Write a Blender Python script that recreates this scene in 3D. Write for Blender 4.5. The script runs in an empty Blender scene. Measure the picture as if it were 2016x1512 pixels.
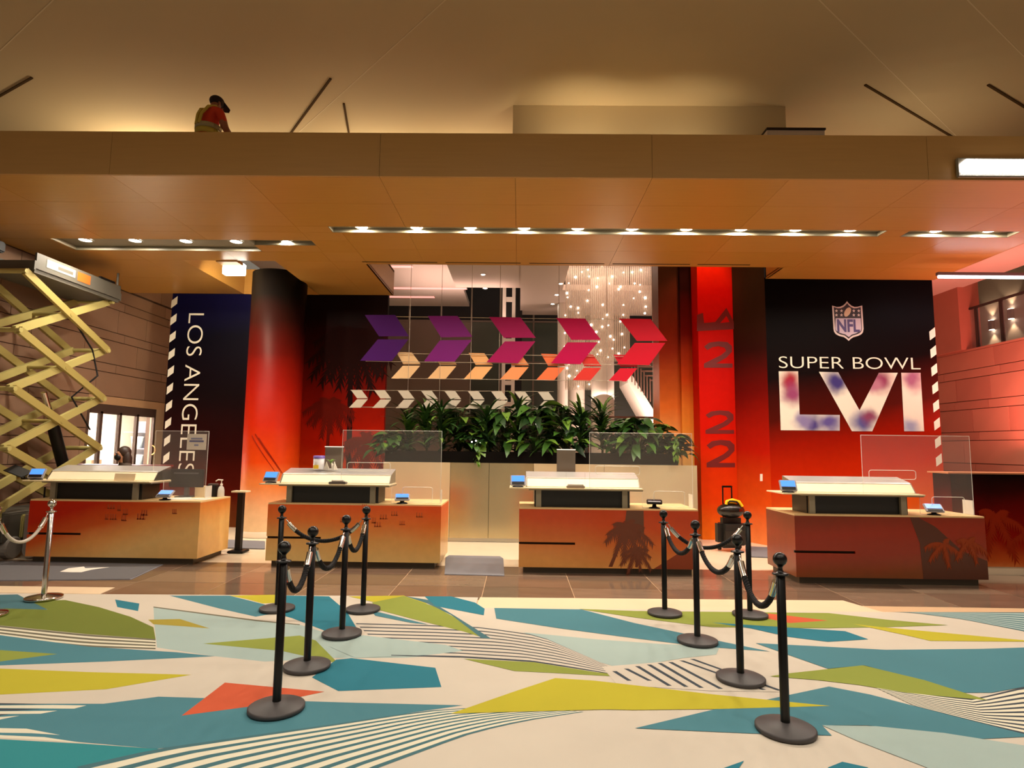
import bpy, bmesh, math, random
from mathutils import Vector, Matrix, Euler
random.seed(7)
R = math.radians
scene = bpy.context.scene
COL = scene.collection

# ------------------------------------------------------------------ camera
EYE = Vector((0.0, 0.0, 1.6))
FPX = 1190.0                       # focal length in pixels of the 2016 x 1512 frame
PITCH, ROLL, YAW = 0.1042, 0.0121, 0.0130
fwd = Vector((-math.sin(YAW)*math.cos(PITCH), math.cos(YAW)*math.cos(PITCH), math.sin(PITCH)))
rgt = Vector((math.cos(YAW), math.sin(YAW), 0.0))
upv = rgt.cross(fwd)
rgt, upv = (rgt*math.cos(ROLL) + upv*math.sin(ROLL)), (upv*math.cos(ROLL) - rgt*math.sin(ROLL))
cam_data = bpy.data.cameras.new('camera')
cam = bpy.data.objects.new('camera', cam_data)
COL.objects.link(cam)
cam_data.sensor_fit = 'HORIZONTAL'
cam_data.sensor_width = 36.0
cam_data.lens = FPX/2016.0*36.0
cam_data.clip_end = 200
mw = Matrix((rgt, upv, -fwd)).transposed().to_4x4()
mw.translation = EYE
cam.matrix_world = mw
scene.camera = cam

# ------------------------------------------------------------------ world, exposure
vs = scene.view_settings
vs.view_transform = 'Standard'
vs.look = 'None'
vs.gamma = 1.0
vs.use_curve_mapping = False
vs.exposure = 0.0
world = bpy.data.worlds.new('world')
scene.world = world
world.use_nodes = True
bg = world.node_tree.nodes['Background']
bg.inputs[0].default_value = (1.0, 0.85, 0.66, 1)
bg.inputs[1].default_value = 0.20

# ------------------------------------------------------------------ lights of the lobby
def lamp(name, kind, loc, energy, color, rot=(0, 0, 0), **kw):
    d = bpy.data.lights.new(name, kind)
    d.energy = energy
    d.color = color
    for k, v in kw.items():
        setattr(d, k, v)
    o = bpy.data.objects.new(name, d)
    o.location = loc
    o.rotation_euler = rot
    COL.objects.link(o)
    return o
WARM = (1.0, 0.80, 0.56)
WHITE = (1.0, 0.93, 0.84)
PINK = (1.0, 0.22, 0.20)
# unseen lobby lamps added for general light on the carpet and desk fronts
for x in (-6.0, -3.0, 0.0, 3.0, 6.0):
    for y in (-1.0, 2.4):
        lamp('lobby_fill_light', 'SPOT', (x, y, 7.3), 360, (1.0, 0.91, 0.78), (0, 0, 0), spot_size=R(130), spot_blend=0.8, shadow_soft_size=0.35)
# ------------------------------------------------------------------ geometry helpers
def ray(u, v):
    return fwd + rgt*((u-1008)/FPX) - upv*((v-756)/FPX)
def fl(u, v, z=0.0):
    d = ray(u, v)
    return EYE + d*((z-EYE.z)/d.z)
def py(u, v, Y):
    d = ray(u, v)
    return EYE + d*(Y/d.y)
def px(u, v, X):
    d = ray(u, v)
    return EYE + d*(X/d.x)

class MB:
    """collects shapes; build() links them as one mesh object"""
    def __init__(s):
        s.v = []; s.f = []; s.m = []; s.sm = []
    def add(s, vs_, fs_, mi=0, smooth=False, M=None):
        b = len(s.v)
        for q in vs_:
            q = Vector(q)
            s.v.append(M @ q if M is not None else q)
        for q in fs_:
            s.f.append([b+i for i in q]); s.m.append(mi); s.sm.append(smooth)
        return s
    def box(s, x0, x1, y0, y1, z0, z1, mi=0, M=None, bev=0.0):
        if bev > 0:
            bm = bmesh.new()
            bmesh.ops.create_cube(bm, size=1)
            for w in bm.verts:
                w.co = Vector(((x0+x1)/2+w.co.x*(x1-x0), (y0+y1)/2+w.co.y*(y1-y0), (z0+z1)/2+w.co.z*(z1-z0)))
            bmesh.ops.bevel(bm, geom=bm.edges[:], offset=bev, segments=2, affect='EDGES', clamp_overlap=True)
            s.bm(bm, mi, M)
            bm.free()
            return s
        vs_ = [(x0, y0, z0), (x1, y0, z0), (x1, y1, z0), (x0, y1, z0), (x0, y0, z1), (x1, y0, z1), (x1, y1, z1), (x0, y1, z1)]
        fs_ = [(0, 3, 2, 1), (4, 5, 6, 7), (0, 1, 5, 4), (1, 2, 6, 5), (2, 3, 7, 6), (3, 0, 4, 7)]
        return s.add(vs_, fs_, mi, False, M)
    def bm(s, bm, mi=0, M=None, smooth=False):
        bm.verts.index_update()
        return s.add([w.co.copy() for w in bm.verts], [[w.index for w in f.verts] for f in bm.faces], mi, smooth, M)
    def prism(s, pts, d, mi=0, M=None):
        """polygon (list of 3d points) extruded by vector d"""
        n = len(pts)
        d = Vector(d)
        vs_ = [Vector(q) for q in pts] + [Vector(q)+d for q in pts]
        fs_ = [list(range(n))[::-1], list(range(n, 2*n))] + [(i, (i+1) % n, n+(i+1) % n, n+i) for i in range(n)]
        return s.add(vs_, fs_, mi, False, M)
    def poly(s, pts, mi=0):
        return s.add(pts, [list(range(len(pts)))], mi)
    def tube(s, pts, r, seg=8, mi=0, smooth=True, cap=True, M=None):
        pts = [Vector(q) for q in pts]
        n = len(pts)
        rs = r if isinstance(r, (list, tuple)) else [r]*n
        vs_ = []; fs_ = []
        t0 = (pts[1]-pts[0]).normalized()
        a = t0.orthogonal().normalized()
        for i, q in enumerate(pts):
            t = (pts[min(i+1, n-1)]-pts[max(i-1, 0)]).normalized()
            a = (a - t*a.dot(t))
            a = a.normalized() if a.length > 1e-6 else t.orthogonal().normalized()
            b = t.cross(a)
            for k in range(seg):
                w = 2*math.pi*k/seg
                vs_.append(q + (a*math.cos(w) + b*math.sin(w))*rs[i])
        for i in range(n-1):
            for k in range(seg):
                fs_.append((i*seg+k, i*seg+(k+1) % seg, (i+1)*seg+(k+1) % seg, (i+1)*seg+k))
        s.add(vs_, fs_, mi, smooth, M)
        if cap:
            s.add(vs_[:seg], [list(range(seg))[::-1]], mi, False, M)
            s.add(vs_[-seg:], [list(range(seg))], mi, False, M)
        return s
    def lathe(s, prof, seg=24, mi=0, M=None, smooth=True):
        vs_ = []; fs_ = []
        n = len(prof)
        for (r, z) in prof:
            for k in range(seg):
                w = 2*math.pi*k/seg
                vs_.append((r*math.cos(w), r*math.sin(w), z))
        for i in range(n-1):
            for k in range(seg):
                fs_.append((i*seg+k, i*seg+(k+1) % seg, (i+1)*seg+(k+1) % seg, (i+1)*seg+k))
        return s.add(vs_, fs_, mi, smooth, M)
    def ball(s, c, r, seg=14, rings=9, mi=0, M=None, sc=(1, 1, 1)):
        prof = [(max(r*math.sin(math.pi*i/rings), 1e-4), -r*math.cos(math.pi*i/rings)) for i in range(rings+1)]
        T = Matrix.Translation(Vector(c)) @ Matrix.Diagonal((sc[0], sc[1], sc[2], 1))
        return s.lathe(prof, seg, mi, (M @ T) if M is not None else T)
    def beam(s, a, b, w, h, mi=0, upd=(0, 0, 1), M=None):
        """rectangular bar from a to b, w across, h along upd"""
        a = Vector(a); b = Vector(b)
        t = (b-a).normalized()
        u = Vector(upd); u = (u - t*u.dot(t)).normalized()
        c = t.cross(u)
        vs_ = []
        for q in (a, b):
            for (i, j) in ((-1, -1), (1, -1), (1, 1), (-1, 1)):
                vs_.append(q + c*(i*w/2) + u*(j*h/2))
        fs_ = [(3, 2, 1, 0), (4, 5, 6, 7), (0, 1, 5, 4), (1, 2, 6, 5), (2, 3, 7, 6), (3, 0, 4, 7)]
        return s.add(vs_, fs_, mi, False, M)
    def mesh(s, name, mats):
        me = bpy.data.meshes.new(name)
        me.from_pydata([tuple(q) for q in s.v], [], s.f)
        if not isinstance(mats, (list, tuple)):
            mats = [mats]
        for m in mats:
            me.materials.append(m)
        me.polygons.foreach_set('material_index', s.m)
        me.polygons.foreach_set('use_smooth', s.sm)
        me.validate()
        me.update()
        return me
    def build(s, name, mats, parent=None, loc=None):
        o = bpy.data.objects.new(name, s.mesh(name, mats))
        COL.objects.link(o)
        if parent is not None:
            o.parent = parent
        if loc is not None:
            o.location = loc
        return o

def tag(o, label=None, cat=None, group=None, kind=None):
    if label: o['label'] = label
    if cat: o['category'] = cat
    if group: o['group'] = group
    if kind: o['kind'] = kind
    return o
def thing(name, label, cat, loc=(0, 0, 0), rz=0.0, group=None, kind=None):
    o = bpy.data.objects.new(name, None)
    o.empty_display_size = 0.1
    o.location = loc
    o.rotation_euler = (0, 0, rz)
    COL.objects.link(o)
    return tag(o, label, cat, group, kind)
def inst(name, mesh, parent, M):
    """another object that shares mesh data"""
    o = bpy.data.objects.new(name, mesh)
    COL.objects.link(o)
    o.parent = parent
    o.matrix_local = M
    return o
def TR(x, y, z, rx=0, ry=0, rz=0, s=1.0):
    return Matrix.Translation((x, y, z)) @ Euler((rx, ry, rz)).to_matrix().to_4x4() @ Matrix.Scale(s, 4)

def text_mb(txt, size, mi=0, sx=1.0, bold=0.0, extr=0.004):
    """flat lettering in the XZ plane (reads from -Y), origin at its centre"""
    cu = bpy.data.curves.new('lettering', 'FONT')
    cu.body = txt
    cu.size = size
    cu.align_x = 'CENTER'
    cu.align_y = 'CENTER'
    cu.extrude = extr/2
    cu.offset = bold
    cu.resolution_u = 6
    o = bpy.data.objects.new('lettering', cu)
    COL.objects.link(o)
    dg = bpy.context.evaluated_depsgraph_get()
    dg.update()
    me = o.evaluated_get(dg).to_mesh()
    mb = MB()
    vs_ = [Vector((w.co.x*sx, -w.co.z, w.co.y)) for w in me.vertices]
    fs_ = [list(p.vertices) for p in me.polygons]
    o.evaluated_get(dg).to_mesh_clear()
    bpy.data.objects.remove(o)
    bpy.data.curves.remove(cu)
    mb.add(vs_, fs_, mi)
    return mb
def bounds(mb):
    xs = [q.x for q in mb.v]; zs = [q.z for q in mb.v]
    return min(xs), max(xs), min(zs), max(zs)
def fit_text(txt, x0, x1, z0, z1, Y, bold=0.0, rot=False, mi=0):
    """lettering filling the box x0..x1, z0..z1 on the plane y = Y; rot turns it to read downwards"""
    mb = text_mb(txt, 1.0, mi, 1.0, bold)
    if rot:
        for q in mb.v:
            q.x, q.z = q.z, -q.x
    a, b, c, d = bounds(mb)
    for q in mb.v:
        q.x = x0 + (q.x-a)/(b-a)*(x1-x0)
        q.z = z0 + (q.z-c)/(d-c)*(z1-z0)
        q.y = Y + q.y
    return mb

# ------------------------------------------------------------------ materials
def srgb(r, g, b):
    def f(c):
        c /= 255.0
        return c/12.92 if c <= 0.04045 else ((c+0.055)/1.055)**2.4
    return (f(r), f(g), f(b), 1.0)
MATS = {}
def mat(name, col, rough=0.6, metal=0.0, var=0.0, scale=8.0, bump=0.0, bscale=60.0, emis=0.0, ecol=None, alpha=1.0, trans=0.0, stretch=None, spec=None, ior=None):
    if name in MATS:
        return MATS[name]
    m = bpy.data.materials.new(name)
    m.use_nodes = True
    nt = m.node_tree
    b = nt.nodes['Principled BSDF']
    b.inputs['Base Color'].default_value = col
    b.inputs['Roughness'].default_value = rough
    b.inputs['Metallic'].default_value = metal
    if spec is not None: b.inputs['Specular IOR Level'].default_value = spec
    if ior: b.inputs['IOR'].default_value = ior
    if trans: b.inputs['Transmission Weight'].default_value = trans
    if alpha < 1: b.inputs['Alpha'].default_value = alpha
    if emis:
        b.inputs['Emission Color'].default_value = ecol or col
        b.inputs['Emission Strength'].default_value = emis
    if var or bump:
        tc = nt.nodes.new('ShaderNodeTexCoord')
        mp = nt.nodes.new('ShaderNodeMapping')
        nt.links.new(tc.outputs['Object'], mp.inputs[0])
        if stretch: mp.inputs['Scale'].default_value = stretch
    if var:
        n = nt.nodes.new('ShaderNodeTexNoise')
        n.inputs['Scale'].default_value = scale
        n.inputs['Detail'].default_value = 6
        nt.links.new(mp.outputs[0], n.inputs['Vector'])
        mx = nt.nodes.new('ShaderNodeMix')
        mx.data_type = 'RGBA'
        mx.inputs['A'].default_value = tuple(c*(1-var) for c in col[:3]) + (1,)
        mx.inputs['B'].default_value = tuple(min(1, c*(1+var)) for c in col[:3]) + (1,)
        nt.links.new(n.outputs['Fac'], mx.inputs['Factor'])
        nt.links.new(mx.outputs['Result'], b.inputs['Base Color'])
    if bump:
        n2 = nt.nodes.new('ShaderNodeTexNoise')
        n2.inputs['Scale'].default_value = bscale
        n2.inputs['Detail'].default_value = 4
        nt.links.new(mp.outputs[0], n2.inputs['Vector'])
        bp = nt.nodes.new('ShaderNodeBump')
        bp.inputs['Strength'].default_value = bump
        bp.inputs['Distance'].default_value = 0.01
        nt.links.new(n2.outputs['Fac'], bp.inputs['Height'])
        nt.links.new(bp.outputs[0], b.inputs['Normal'])
    MATS[name] = m
    return m
def print_mat(name, stops, z0, z1, rough=0.45, warp=0.12, wscale=1.2, xslope=0.0, x0=0.0, grain=0.10, spec=0.06):
    """printed vinyl: a colour ramp running up the object (its own ink), slightly cloudy"""
    m = bpy.data.materials.new(name)
    m.use_nodes = True
    nt = m.node_tree
    L = nt.links.new
    b = nt.nodes['Principled BSDF']
    b.inputs['Roughness'].default_value = rough
    b.inputs['Specular IOR Level'].default_value = spec
    tc = nt.nodes.new('ShaderNodeTexCoord')
    sp = nt.nodes.new('ShaderNodeSeparateXYZ')
    L(tc.outputs['Object'], sp.inputs[0])
    mr = nt.nodes.new('ShaderNodeMapRange')
    mr.inputs['From Min'].default_value = z0
    mr.inputs['From Max'].default_value = z1
    mr.clamp = False
    L(sp.outputs['Z'], mr.inputs['Value'])
    no = nt.nodes.new('ShaderNodeTexNoise')
    no.inputs['Scale'].default_value = wscale
    no.inputs['Detail'].default_value = 5
    L(tc.outputs['Object'], no.inputs['Vector'])
    ma = nt.nodes.new('ShaderNodeMath')
    ma.operation = 'MULTIPLY_ADD'
    ma.inputs[1].default_value = warp*2
    ma.inputs[2].default_value = -warp
    L(no.outputs['Fac'], ma.inputs[0])
    ad = nt.nodes.new('ShaderNodeMath')
    ad.operation = 'ADD'
    L(mr.outputs['Result'], ad.inputs[0]); L(ma.outputs[0], ad.inputs[1])
    last = ad
    if xslope:
        mx = nt.nodes.new('ShaderNodeMath')
        mx.operation = 'MULTIPLY_ADD'
        mx.inputs[1].default_value = xslope
        mx.inputs[2].default_value = -xslope*x0
        L(sp.outputs['X'], mx.inputs[0])
        a2 = nt.nodes.new('ShaderNodeMath')
        a2.operation = 'ADD'
        L(last.outputs[0], a2.inputs[0]); L(mx.outputs[0], a2.inputs[1])
        last = a2
    cr = nt.nodes.new('ShaderNodeValToRGB')
    el = cr.color_ramp.elements
    while len(el) < len(stops):
        el.new(0.5)
    for e, (p, c) in zip(el, stops):
        e.position = p
        e.color = srgb(*c)
    L(last.outputs[0], cr.inputs['Fac'])
    n2 = nt.nodes.new('ShaderNodeTexNoise')
    n2.inputs['Scale'].default_value = 9
    n2.inputs['Detail'].default_value = 8
    L(tc.outputs['Object'], n2.inputs['Vector'])
    m3 = nt.nodes.new('ShaderNodeMapRange')
    m3.inputs['To Min'].default_value = 1-grain
    m3.inputs['To Max'].default_value = 1+grain
    L(n2.outputs['Fac'], m3.inputs['Value'])
    vm = nt.nodes.new('ShaderNodeVectorMath')
    vm.operation = 'SCALE'
    L(cr.outputs['Color'], vm.inputs[0]); L(m3.outputs['Result'], vm.inputs['Scale'])
    L(vm.outputs[0], b.inputs['Base Color'])
    MATS[name] = m
    return m
def glass_mat(name, tint=(1, 1, 1), alpha=0.12, rough=0.02):
    m = bpy.data.materials.new(name)
    m.use_nodes = True
    nt = m.node_tree
    b = nt.nodes['Principled BSDF']
    b.inputs['Base Color'].default_value = (*tint, 1)
    b.inputs['Roughness'].default_value = rough
    b.inputs['Alpha'].default_value = alpha
    MATS[name] = m
    return m
# ------------------------------------------------------------------ shared materials
M_cream = mat('cream_marble', srgb(240, 224, 196), 0.16, var=0.06, scale=3)
M_brown = mat('brown_marble', srgb(112, 92, 76), 0.12, var=0.35, scale=2.2, stretch=(1, 3, 1))
M_brown2 = mat('brown_marble_pale', srgb(130, 108, 90), 0.12, var=0.30, scale=2.6, stretch=(1, 3, 1))
M_brown3 = mat('brown_marble_red', srgb(118, 94, 78), 0.12, var=0.35, scale=1.8, stretch=(1, 3, 1))
M_grout = mat('grout', srgb(196, 160, 122), 0.6)
M_ceil = mat('ceiling_plaster', srgb(204, 180, 136), 0.85, var=0.03, scale=0.8)
M_groove = mat('ceiling_slot', srgb(84, 62, 36), 0.9, spec=0.1)
M_joint = mat('ceiling_joint', srgb(226, 206, 166), 0.8)
M_wood = mat('soffit_wood', srgb(178, 130, 58), 0.34, var=0.10, scale=5, stretch=(0.35, 6, 6), bump=0.04, bscale=30)
M_wood2 = mat('soffit_wood_warm', srgb(182, 134, 66), 0.34, var=0.10, scale=5, stretch=(0.35, 6, 6), bump=0.04, bscale=30)
M_fascia = mat('fascia_wood', srgb(168, 126, 68), 0.5, var=0.08, scale=5, stretch=(0.35, 6, 6))
M_trough = mat('light_trough', srgb(124, 116, 96), 0.45)
M_darkgap = mat('dark_gap', srgb(40, 26, 12), 0.9)
M_stone = mat('stone_left', srgb(140, 108, 84), 0.7, var=0.12, scale=2.5, bump=0.06, bscale=40)
M_stone2 = mat('stone_left_pale', srgb(148, 114, 90), 0.7, var=0.12, scale=2.5, bump=0.06, bscale=40)
M_mortar = mat('stone_joint', srgb(84, 62, 48), 0.9)
M_rstone = mat('stone_right', srgb(190, 110, 88), 0.7, var=0.10, scale=2.5, bump=0.06, bscale=40)
M_rstone2 = mat('stone_right_pale', srgb(200, 120, 96), 0.7, var=0.10, scale=2.5, bump=0.06, bscale=40)
M_white = mat('white_paint', srgb(232, 222, 208), 0.6)
M_offwhite = mat('offwhite_paint', srgb(206, 188, 168), 0.7)
M_bulb = mat('lamp_disc', (1, 1, 1, 1), 0.5, emis=30, ecol=(1, 0.93, 0.82, 1))
M_black = mat('black_metal', srgb(8, 7, 7), 0.3, spec=0.35)
M_blackm = mat('black_plastic', srgb(14, 12, 12), 0.45, spec=0.3)
M_chrome = mat('chrome', srgb(205, 200, 192), 0.14, metal=1.0)
M_steel = mat('brushed_steel', srgb(190, 186, 178), 0.30, metal=1.0, var=0.06, scale=30, stretch=(0.3, 8, 8))
M_acryl = glass_mat('clear_acrylic', (0.95, 0.9, 0.85), 0.06, 0.03)
M_acedge = glass_mat('acrylic_edge', (0.95, 0.93, 0.85), 0.55, 0.1)

# ------------------------------------------------------------------ floor
fl_root = tag(MB().box(-14, 16, -4, 26, -0.12, -0.006, 0).build('floor', M_cream), 'cream marble floor with a band of brown marble tiles before the desks', None, kind='structure')
tile_me = {}
def tile(x0, x1, y0, y1, m):
    k = (round(x1-x0, 2), round(y1-y0, 2), m.name)
    if k not in tile_me:
        w, d = (x1-x0)/2-0.003, (y1-y0)/2-0.003
        mb = MB().box(-w, w, -d, d, -0.006, 0.0, bev=0.0015)
        tile_me[k] = mb.mesh('tile', m)
    inst('tile', tile_me[k], fl_root, TR((x0+x1)/2, (y0+y1)/2, 0))
grout = MB().box(-10, 11, 6.0, 8.36, -0.0058, -0.002).build('grout_bed', M_grout, fl_root)
for r_, (y0, y1) in enumerate(((6.55, 7.15), (7.15, 7.75), (7.75, 8.35))):
    for k in range(-9, 11):
        x0 = k*1.0-0.385
        tile(x0, x0+1.0, y0, y1, (M_brown, M_brown2, M_brown3)[(k*7+r_*5) % 3])
# cream border strips beside the carpet
M_band = mat('cream_band', srgb(238, 214, 180), 0.25, var=0.03, scale=3)
def strip(name, pts, lab):
    o = MB().prism([(p[0], p[1], 0.0) for p in pts], (0, 0, 0.0035)).build(name, M_band)
    tag(o, lab, None, kind='structure')
strip('trim_1', [(-7.85, 6.52), (-4.42, 6.54), (-4.46, 6.84), (-7.85, 6.80)], 'cream stone border strip at the left end of the carpet')
strip('trim_2', [(-0.42, 6.22), (3.66, 6.30), (3.50, 6.75), (-0.40, 6.65)], 'cream stone border strip between carpet and marble in the middle')

# ------------------------------------------------------------------ carpet with its woven pattern
CC = dict(cream=(190, 180, 165), cream2=(206, 200, 178), pale=(150, 168, 163), slate=(60, 114, 126), teal=(18, 106, 124), bright=(28, 122, 128),
          lime=(170, 160, 26), olive=(98, 108, 24), green=(126, 136, 48), orange=(186, 76, 40), dark=(46, 56, 66), ygreen=(150, 134, 40), steel=(56, 98, 106), grayline=(96, 92, 74))
cnames = list(CC)
cmats = [mat('carpet_'+k, srgb(*CC[k]), 0.95, var=0.13, scale=1.1, bump=0.15, bscale=220) for k in cnames]
cp = MB()
edge = [(-7.85, -4), (8.95, -4), (8.95, 6.40), (4.6, 6.34), (3.66, 6.30), (-0.42, 6.22), (-0.42, 6.64), (-1.73, 6.63), (-4.42, 6.53), (-7.85, 6.48)]
cp.prism([(x, y, 0.0) for x, y in edge], (0, 0, 0.004), cnames.index('cream'))
lay = [0.004]
def shape(col, pts, o=(0, 0), s=1.0):
    lay[0] += 0.00003
    q = []
    for (u, v) in pts:
        w = fl(o[0]+u*s, o[1]+v*s)
        q.append((w.x, w.y, lay[0]))
    # keep the faces upwards
    a = sum(q[i][0]*q[(i+1) % len(q)][1]-q[(i+1) % len(q)][0]*q[i][1] for i in range(len(q)))
    cp.poly(q if a > 0 else q[::-1], cnames.index(col))
Lc = dict(o=(0, 1130), s=0.3472)
Mc = dict(o=(600, 1130), s=0.3472)
Rc = dict(o=(1250, 1130), s=0.38)
def curve(pts, n):
    """points evenly spread along a polyline"""
    ls = [0]
    for a, b in zip(pts, pts[1:]):
        ls.append(ls[-1]+math.dist(a, b))
    out = []
    for k in range(n+1):
        t = ls[-1]*k/n
        i = max(j for j in range(len(ls)-1) if ls[j] <= t+1e-9)
        w = (t-ls[i])/(ls[i+1]-ls[i])
        out.append((pts[i][0]+(pts[i+1][0]-pts[i][0])*w, pts[i][1]+(pts[i+1][1]-pts[i][1])*w))
    return out
def stripes(c0, c1, n, frac, col, o=(0, 0), s=1.0, trim=None, fill=None):
    """n woven stripes between two curves"""
    N = 14
    A = curve(c0, N); B = curve(c1, N)
    if fill:
        shape(fill, A+B[::-1], o, s)
    def at(t, k):
        return (A[k][0]+(B[k][0]-A[k][0])*t, A[k][1]+(B[k][1]-A[k][1])*t)
    for i in range(n):
        t0 = i/(n-1+frac); t1 = t0+frac/(n-1+frac)
        k0, k1 = 0, N
        if trim:
            k0 = int(round(N*(trim[0][0]+(trim[0][1]-trim[0][0])*i/(n-1))))
            k1 = int(round(N*(trim[1][0]+(trim[1][1]-trim[1][0])*i/(n-1))))
        shape(col, [at(t0, k) for k in range(k0, k1+1)]+[at(t1, k) for k in range(k1, k0-1, -1)], o, s)
# left third
shape('pale', [(870, 190), (1450, 265), (1700, 290), (1830, 330), (2060, 380), (2620, 405), (2700, 440), (2500, 465), (2300, 478), (1900, 480), (1500, 500), (1220, 470), (890, 420), (875, 290)], **Lc)
shape('grayline', [(870, 187), (1450, 262), (1700, 288), (1700, 293), (1450, 270), (870, 193)], **Lc)
shape('olive', [(0, 195), (270, 204), (150, 155), (370, 150), (560, 190), (740, 245), (870, 305), (882, 372), (500, 345), (250, 320), (-300, 265), (-300, 195)], **Lc)
shape('steel', [(-300, 125), (0, 120), (100, 118), (160, 150), (270, 205), (0, 197), (-300, 200)], **Lc)
stripes([(-300, 265), (250, 322), (500, 347), (882, 372)], [(-300, 320), (300, 400), (500, 418), (882, 430)], 4, 0.5, 'grayline', fill='cream2', **Lc)
shape('teal', [(652, 147), (790, 170), (783, 213), (665, 190)], **Lc)
shape('ygreen', [(840, 262), (1020, 258), (1190, 312), (1050, 300), (870, 288)], **Lc)
shape('slate', [(960, 125), (1300, 125), (1500, 175), (1560, 225), (1450, 245), (1250, 200)], **Lc)
shape('lime', [(1300, 125), (1565, 120), (1600, 165), (1490, 170), (1400, 145)], **Lc)
shape('teal', [(559, 1173), (648, 1175), (683, 1205), (718, 1264), (640, 1243), (575, 1218), (540, 1208), (560, 1195)])
shape('green', [(1150, 398), (1700, 352), (1790, 380), (1920, 512), (1600, 440)], **Lc)
shape('slate', [(-300, 300), (0, 350), (500, 415), (1000, 447), (1220, 470), (600, 500), (0, 522), (-300, 530)], **Lc)
shape('green', [(-100, 430), (0, 435), (325, 457), (0, 500), (-100, 510)], **Lc)
shape('lime', [(-300, 535), (0, 540), (500, 560), (1085, 575), (600, 658), (0, 688), (-300, 700)], **Lc)
shape('slate', [(-100, 1387), (204, 1387), (312, 1373), (700, 1385), (912, 1390), (808, 1405), (662, 1428), (600, 1440), (458, 1456), (309, 1476), (149, 1462), (-100, 1440)])
shape('bright', [(-100, 1450), (0, 1457), (166, 1466), (309, 1476), (434, 1486), (365, 1502), (243, 1515), (150, 1530), (-150, 1540)])
for q in ([(-60, 752), (0, 750), (300, 747), (490, 750), (420, 768), (0, 765), (-60, 765)], [(-60, 785), (0, 783), (325, 780), (230, 797), (0, 799), (-60, 800)], [(-60, 820), (110, 808), (0, 830), (-60, 835)], [(-60, 885), (0, 879), (150, 882), (340, 918), (180, 908), (0, 905), (-60, 905)], [(-60, 920), (0, 919), (250, 930), (490, 966), (200, 945), (0, 935), (-60, 935)]):
    shape('cream2', q, **Lc)
for q in ([(-60, 738), (0, 737), (300, 742), (0, 746), (-60, 747)], [(-60, 768), (0, 768), (250, 770), (100, 779), (0, 780), (-60, 780)], [(-60, 801), (60, 799), (0, 808), (-60, 812)]):
    shape('dark', q, **Lc)
shape('orange', [(1275, 620), (1840, 672), (1500, 745), (1030, 808)], **Lc)
shape('teal', [(662, 1300), (692, 1297), (857, 1316), (869, 1354), (666, 1362), (614, 1335)])
# striped sweep at the bottom
stripes([(540, 1620), (640, 1560), (749, 1512), (843, 1477), (912, 1451), (982, 1432), (1051, 1418), (1149, 1403)], [(150, 1512), (309, 1476), (458, 1455), (660, 1427), (808, 1405), (880, 1397), (960, 1395), (1040, 1393)], 10, 0.42, 'steel', fill='cream2')
# middle
shape('pale', [(1030, 1246), (1176, 1260), (1300, 1269), (1417, 1274), (1410, 1290), (1345, 1297), (1222, 1317), (1170, 1302), (1103, 1276)])
stripes([(700, 1228), (843, 1232), (947, 1236), (1060, 1252), (1170, 1300)], [(770, 1292), (912, 1295), (1051, 1304), (1170, 1323), (1250, 1337)], 10, 0.30, 'dark', fill='cream')
shape('pale', [(715, 1252), (878, 1271), (912, 1283), (843, 1291), (700, 1297), (650, 1275)])
shape('lime', [(250, 130), (560, 125), (700, 170), (560, 180), (380, 160)], **Mc)
shape('green', [(380, 165), (560, 128), (740, 190), (870, 260), (1010, 365), (900, 330), (600, 255), (430, 210)], **Mc)
shape('steel', [(565, 128), (700, 150), (850, 240), (1060, 372), (1000, 366), (830, 235), (700, 172)], **Mc)
shape('teal', [(680, 130), (830, 130), (965, 165), (1020, 200), (1015, 237), (740, 185)], **Mc)
shape('slate', [(973, 1198), (1145, 1201), (1250, 1228), (1410, 1262), (1516, 1284), (1380, 1274), (1250, 1258), (1100, 1238), (977, 1219)])
shape('slate', [(380, 215), (430, 222), (700, 290), (600, 280), (400, 240)], **Mc)
shape('green', [(900, 485), (1300, 505), (1640, 560), (1900, 590), (1700, 582), (1400, 565), (1190, 555)], **Mc)
shape('dark', [(490, 463), (900, 473), (1300, 497), (1640, 552), (1640, 556), (1300, 503), (900, 478), (490, 467)], **Mc)
# right third
stripes([(1185, 1314), (1290, 1306), (1360, 1297)], [(1215, 1350), (1400, 1362), (1535, 1364)], 2, 0.001, 'cream', fill='cream')
for (a, b) in (((1228, 1318), (1275, 1342)), ((1250, 1313), (1314, 1352)), ((1273, 1310), (1347, 1354)), ((1294, 1307), (1377, 1356)), ((1315, 1305), (1415, 1358)), ((1337, 1302), (1500, 1360)), ((1358, 1299), (1531, 1361)), ((1205, 1323), (1235, 1342))):
    shape('dark', [a, (a[0]+9, a[1]), (b[0]+9, b[1]), b])
shape('green', [(1140, 1200), (1250, 1204), (1630, 1208), (1744, 1221), (1866, 1232), (1744, 1236), (1630, 1238), (1402, 1236), (1250, 1217)])
shape('orange', [(690, 208), (800, 220), (1000, 245), (800, 258), (690, 235)], **Rc)
shape('teal', [(400, 255), (1090, 300), (1210, 342), (1000, 355), (800, 330), (600, 285)], **Rc)
shape('lime', [(1130, 262), (1240, 275), (2100, 355), (1530, 350), (1400, 320)], **Rc)
stripes([(1330, 200), (1700, 201), (2300, 203)], [(1420, 202), (1700, 238), (2016, 300), (2300, 370)], 9, 0.42, 'steel', fill='pale', **Rc)
shape('slate', [(625, 362), (1300, 397), (1800, 392), (2016, 385), (2400, 370), (2400, 560), (2016, 590), (1850, 620), (1700, 620), (1190, 478), (1000, 495), (800, 425)], **Rc)
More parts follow.
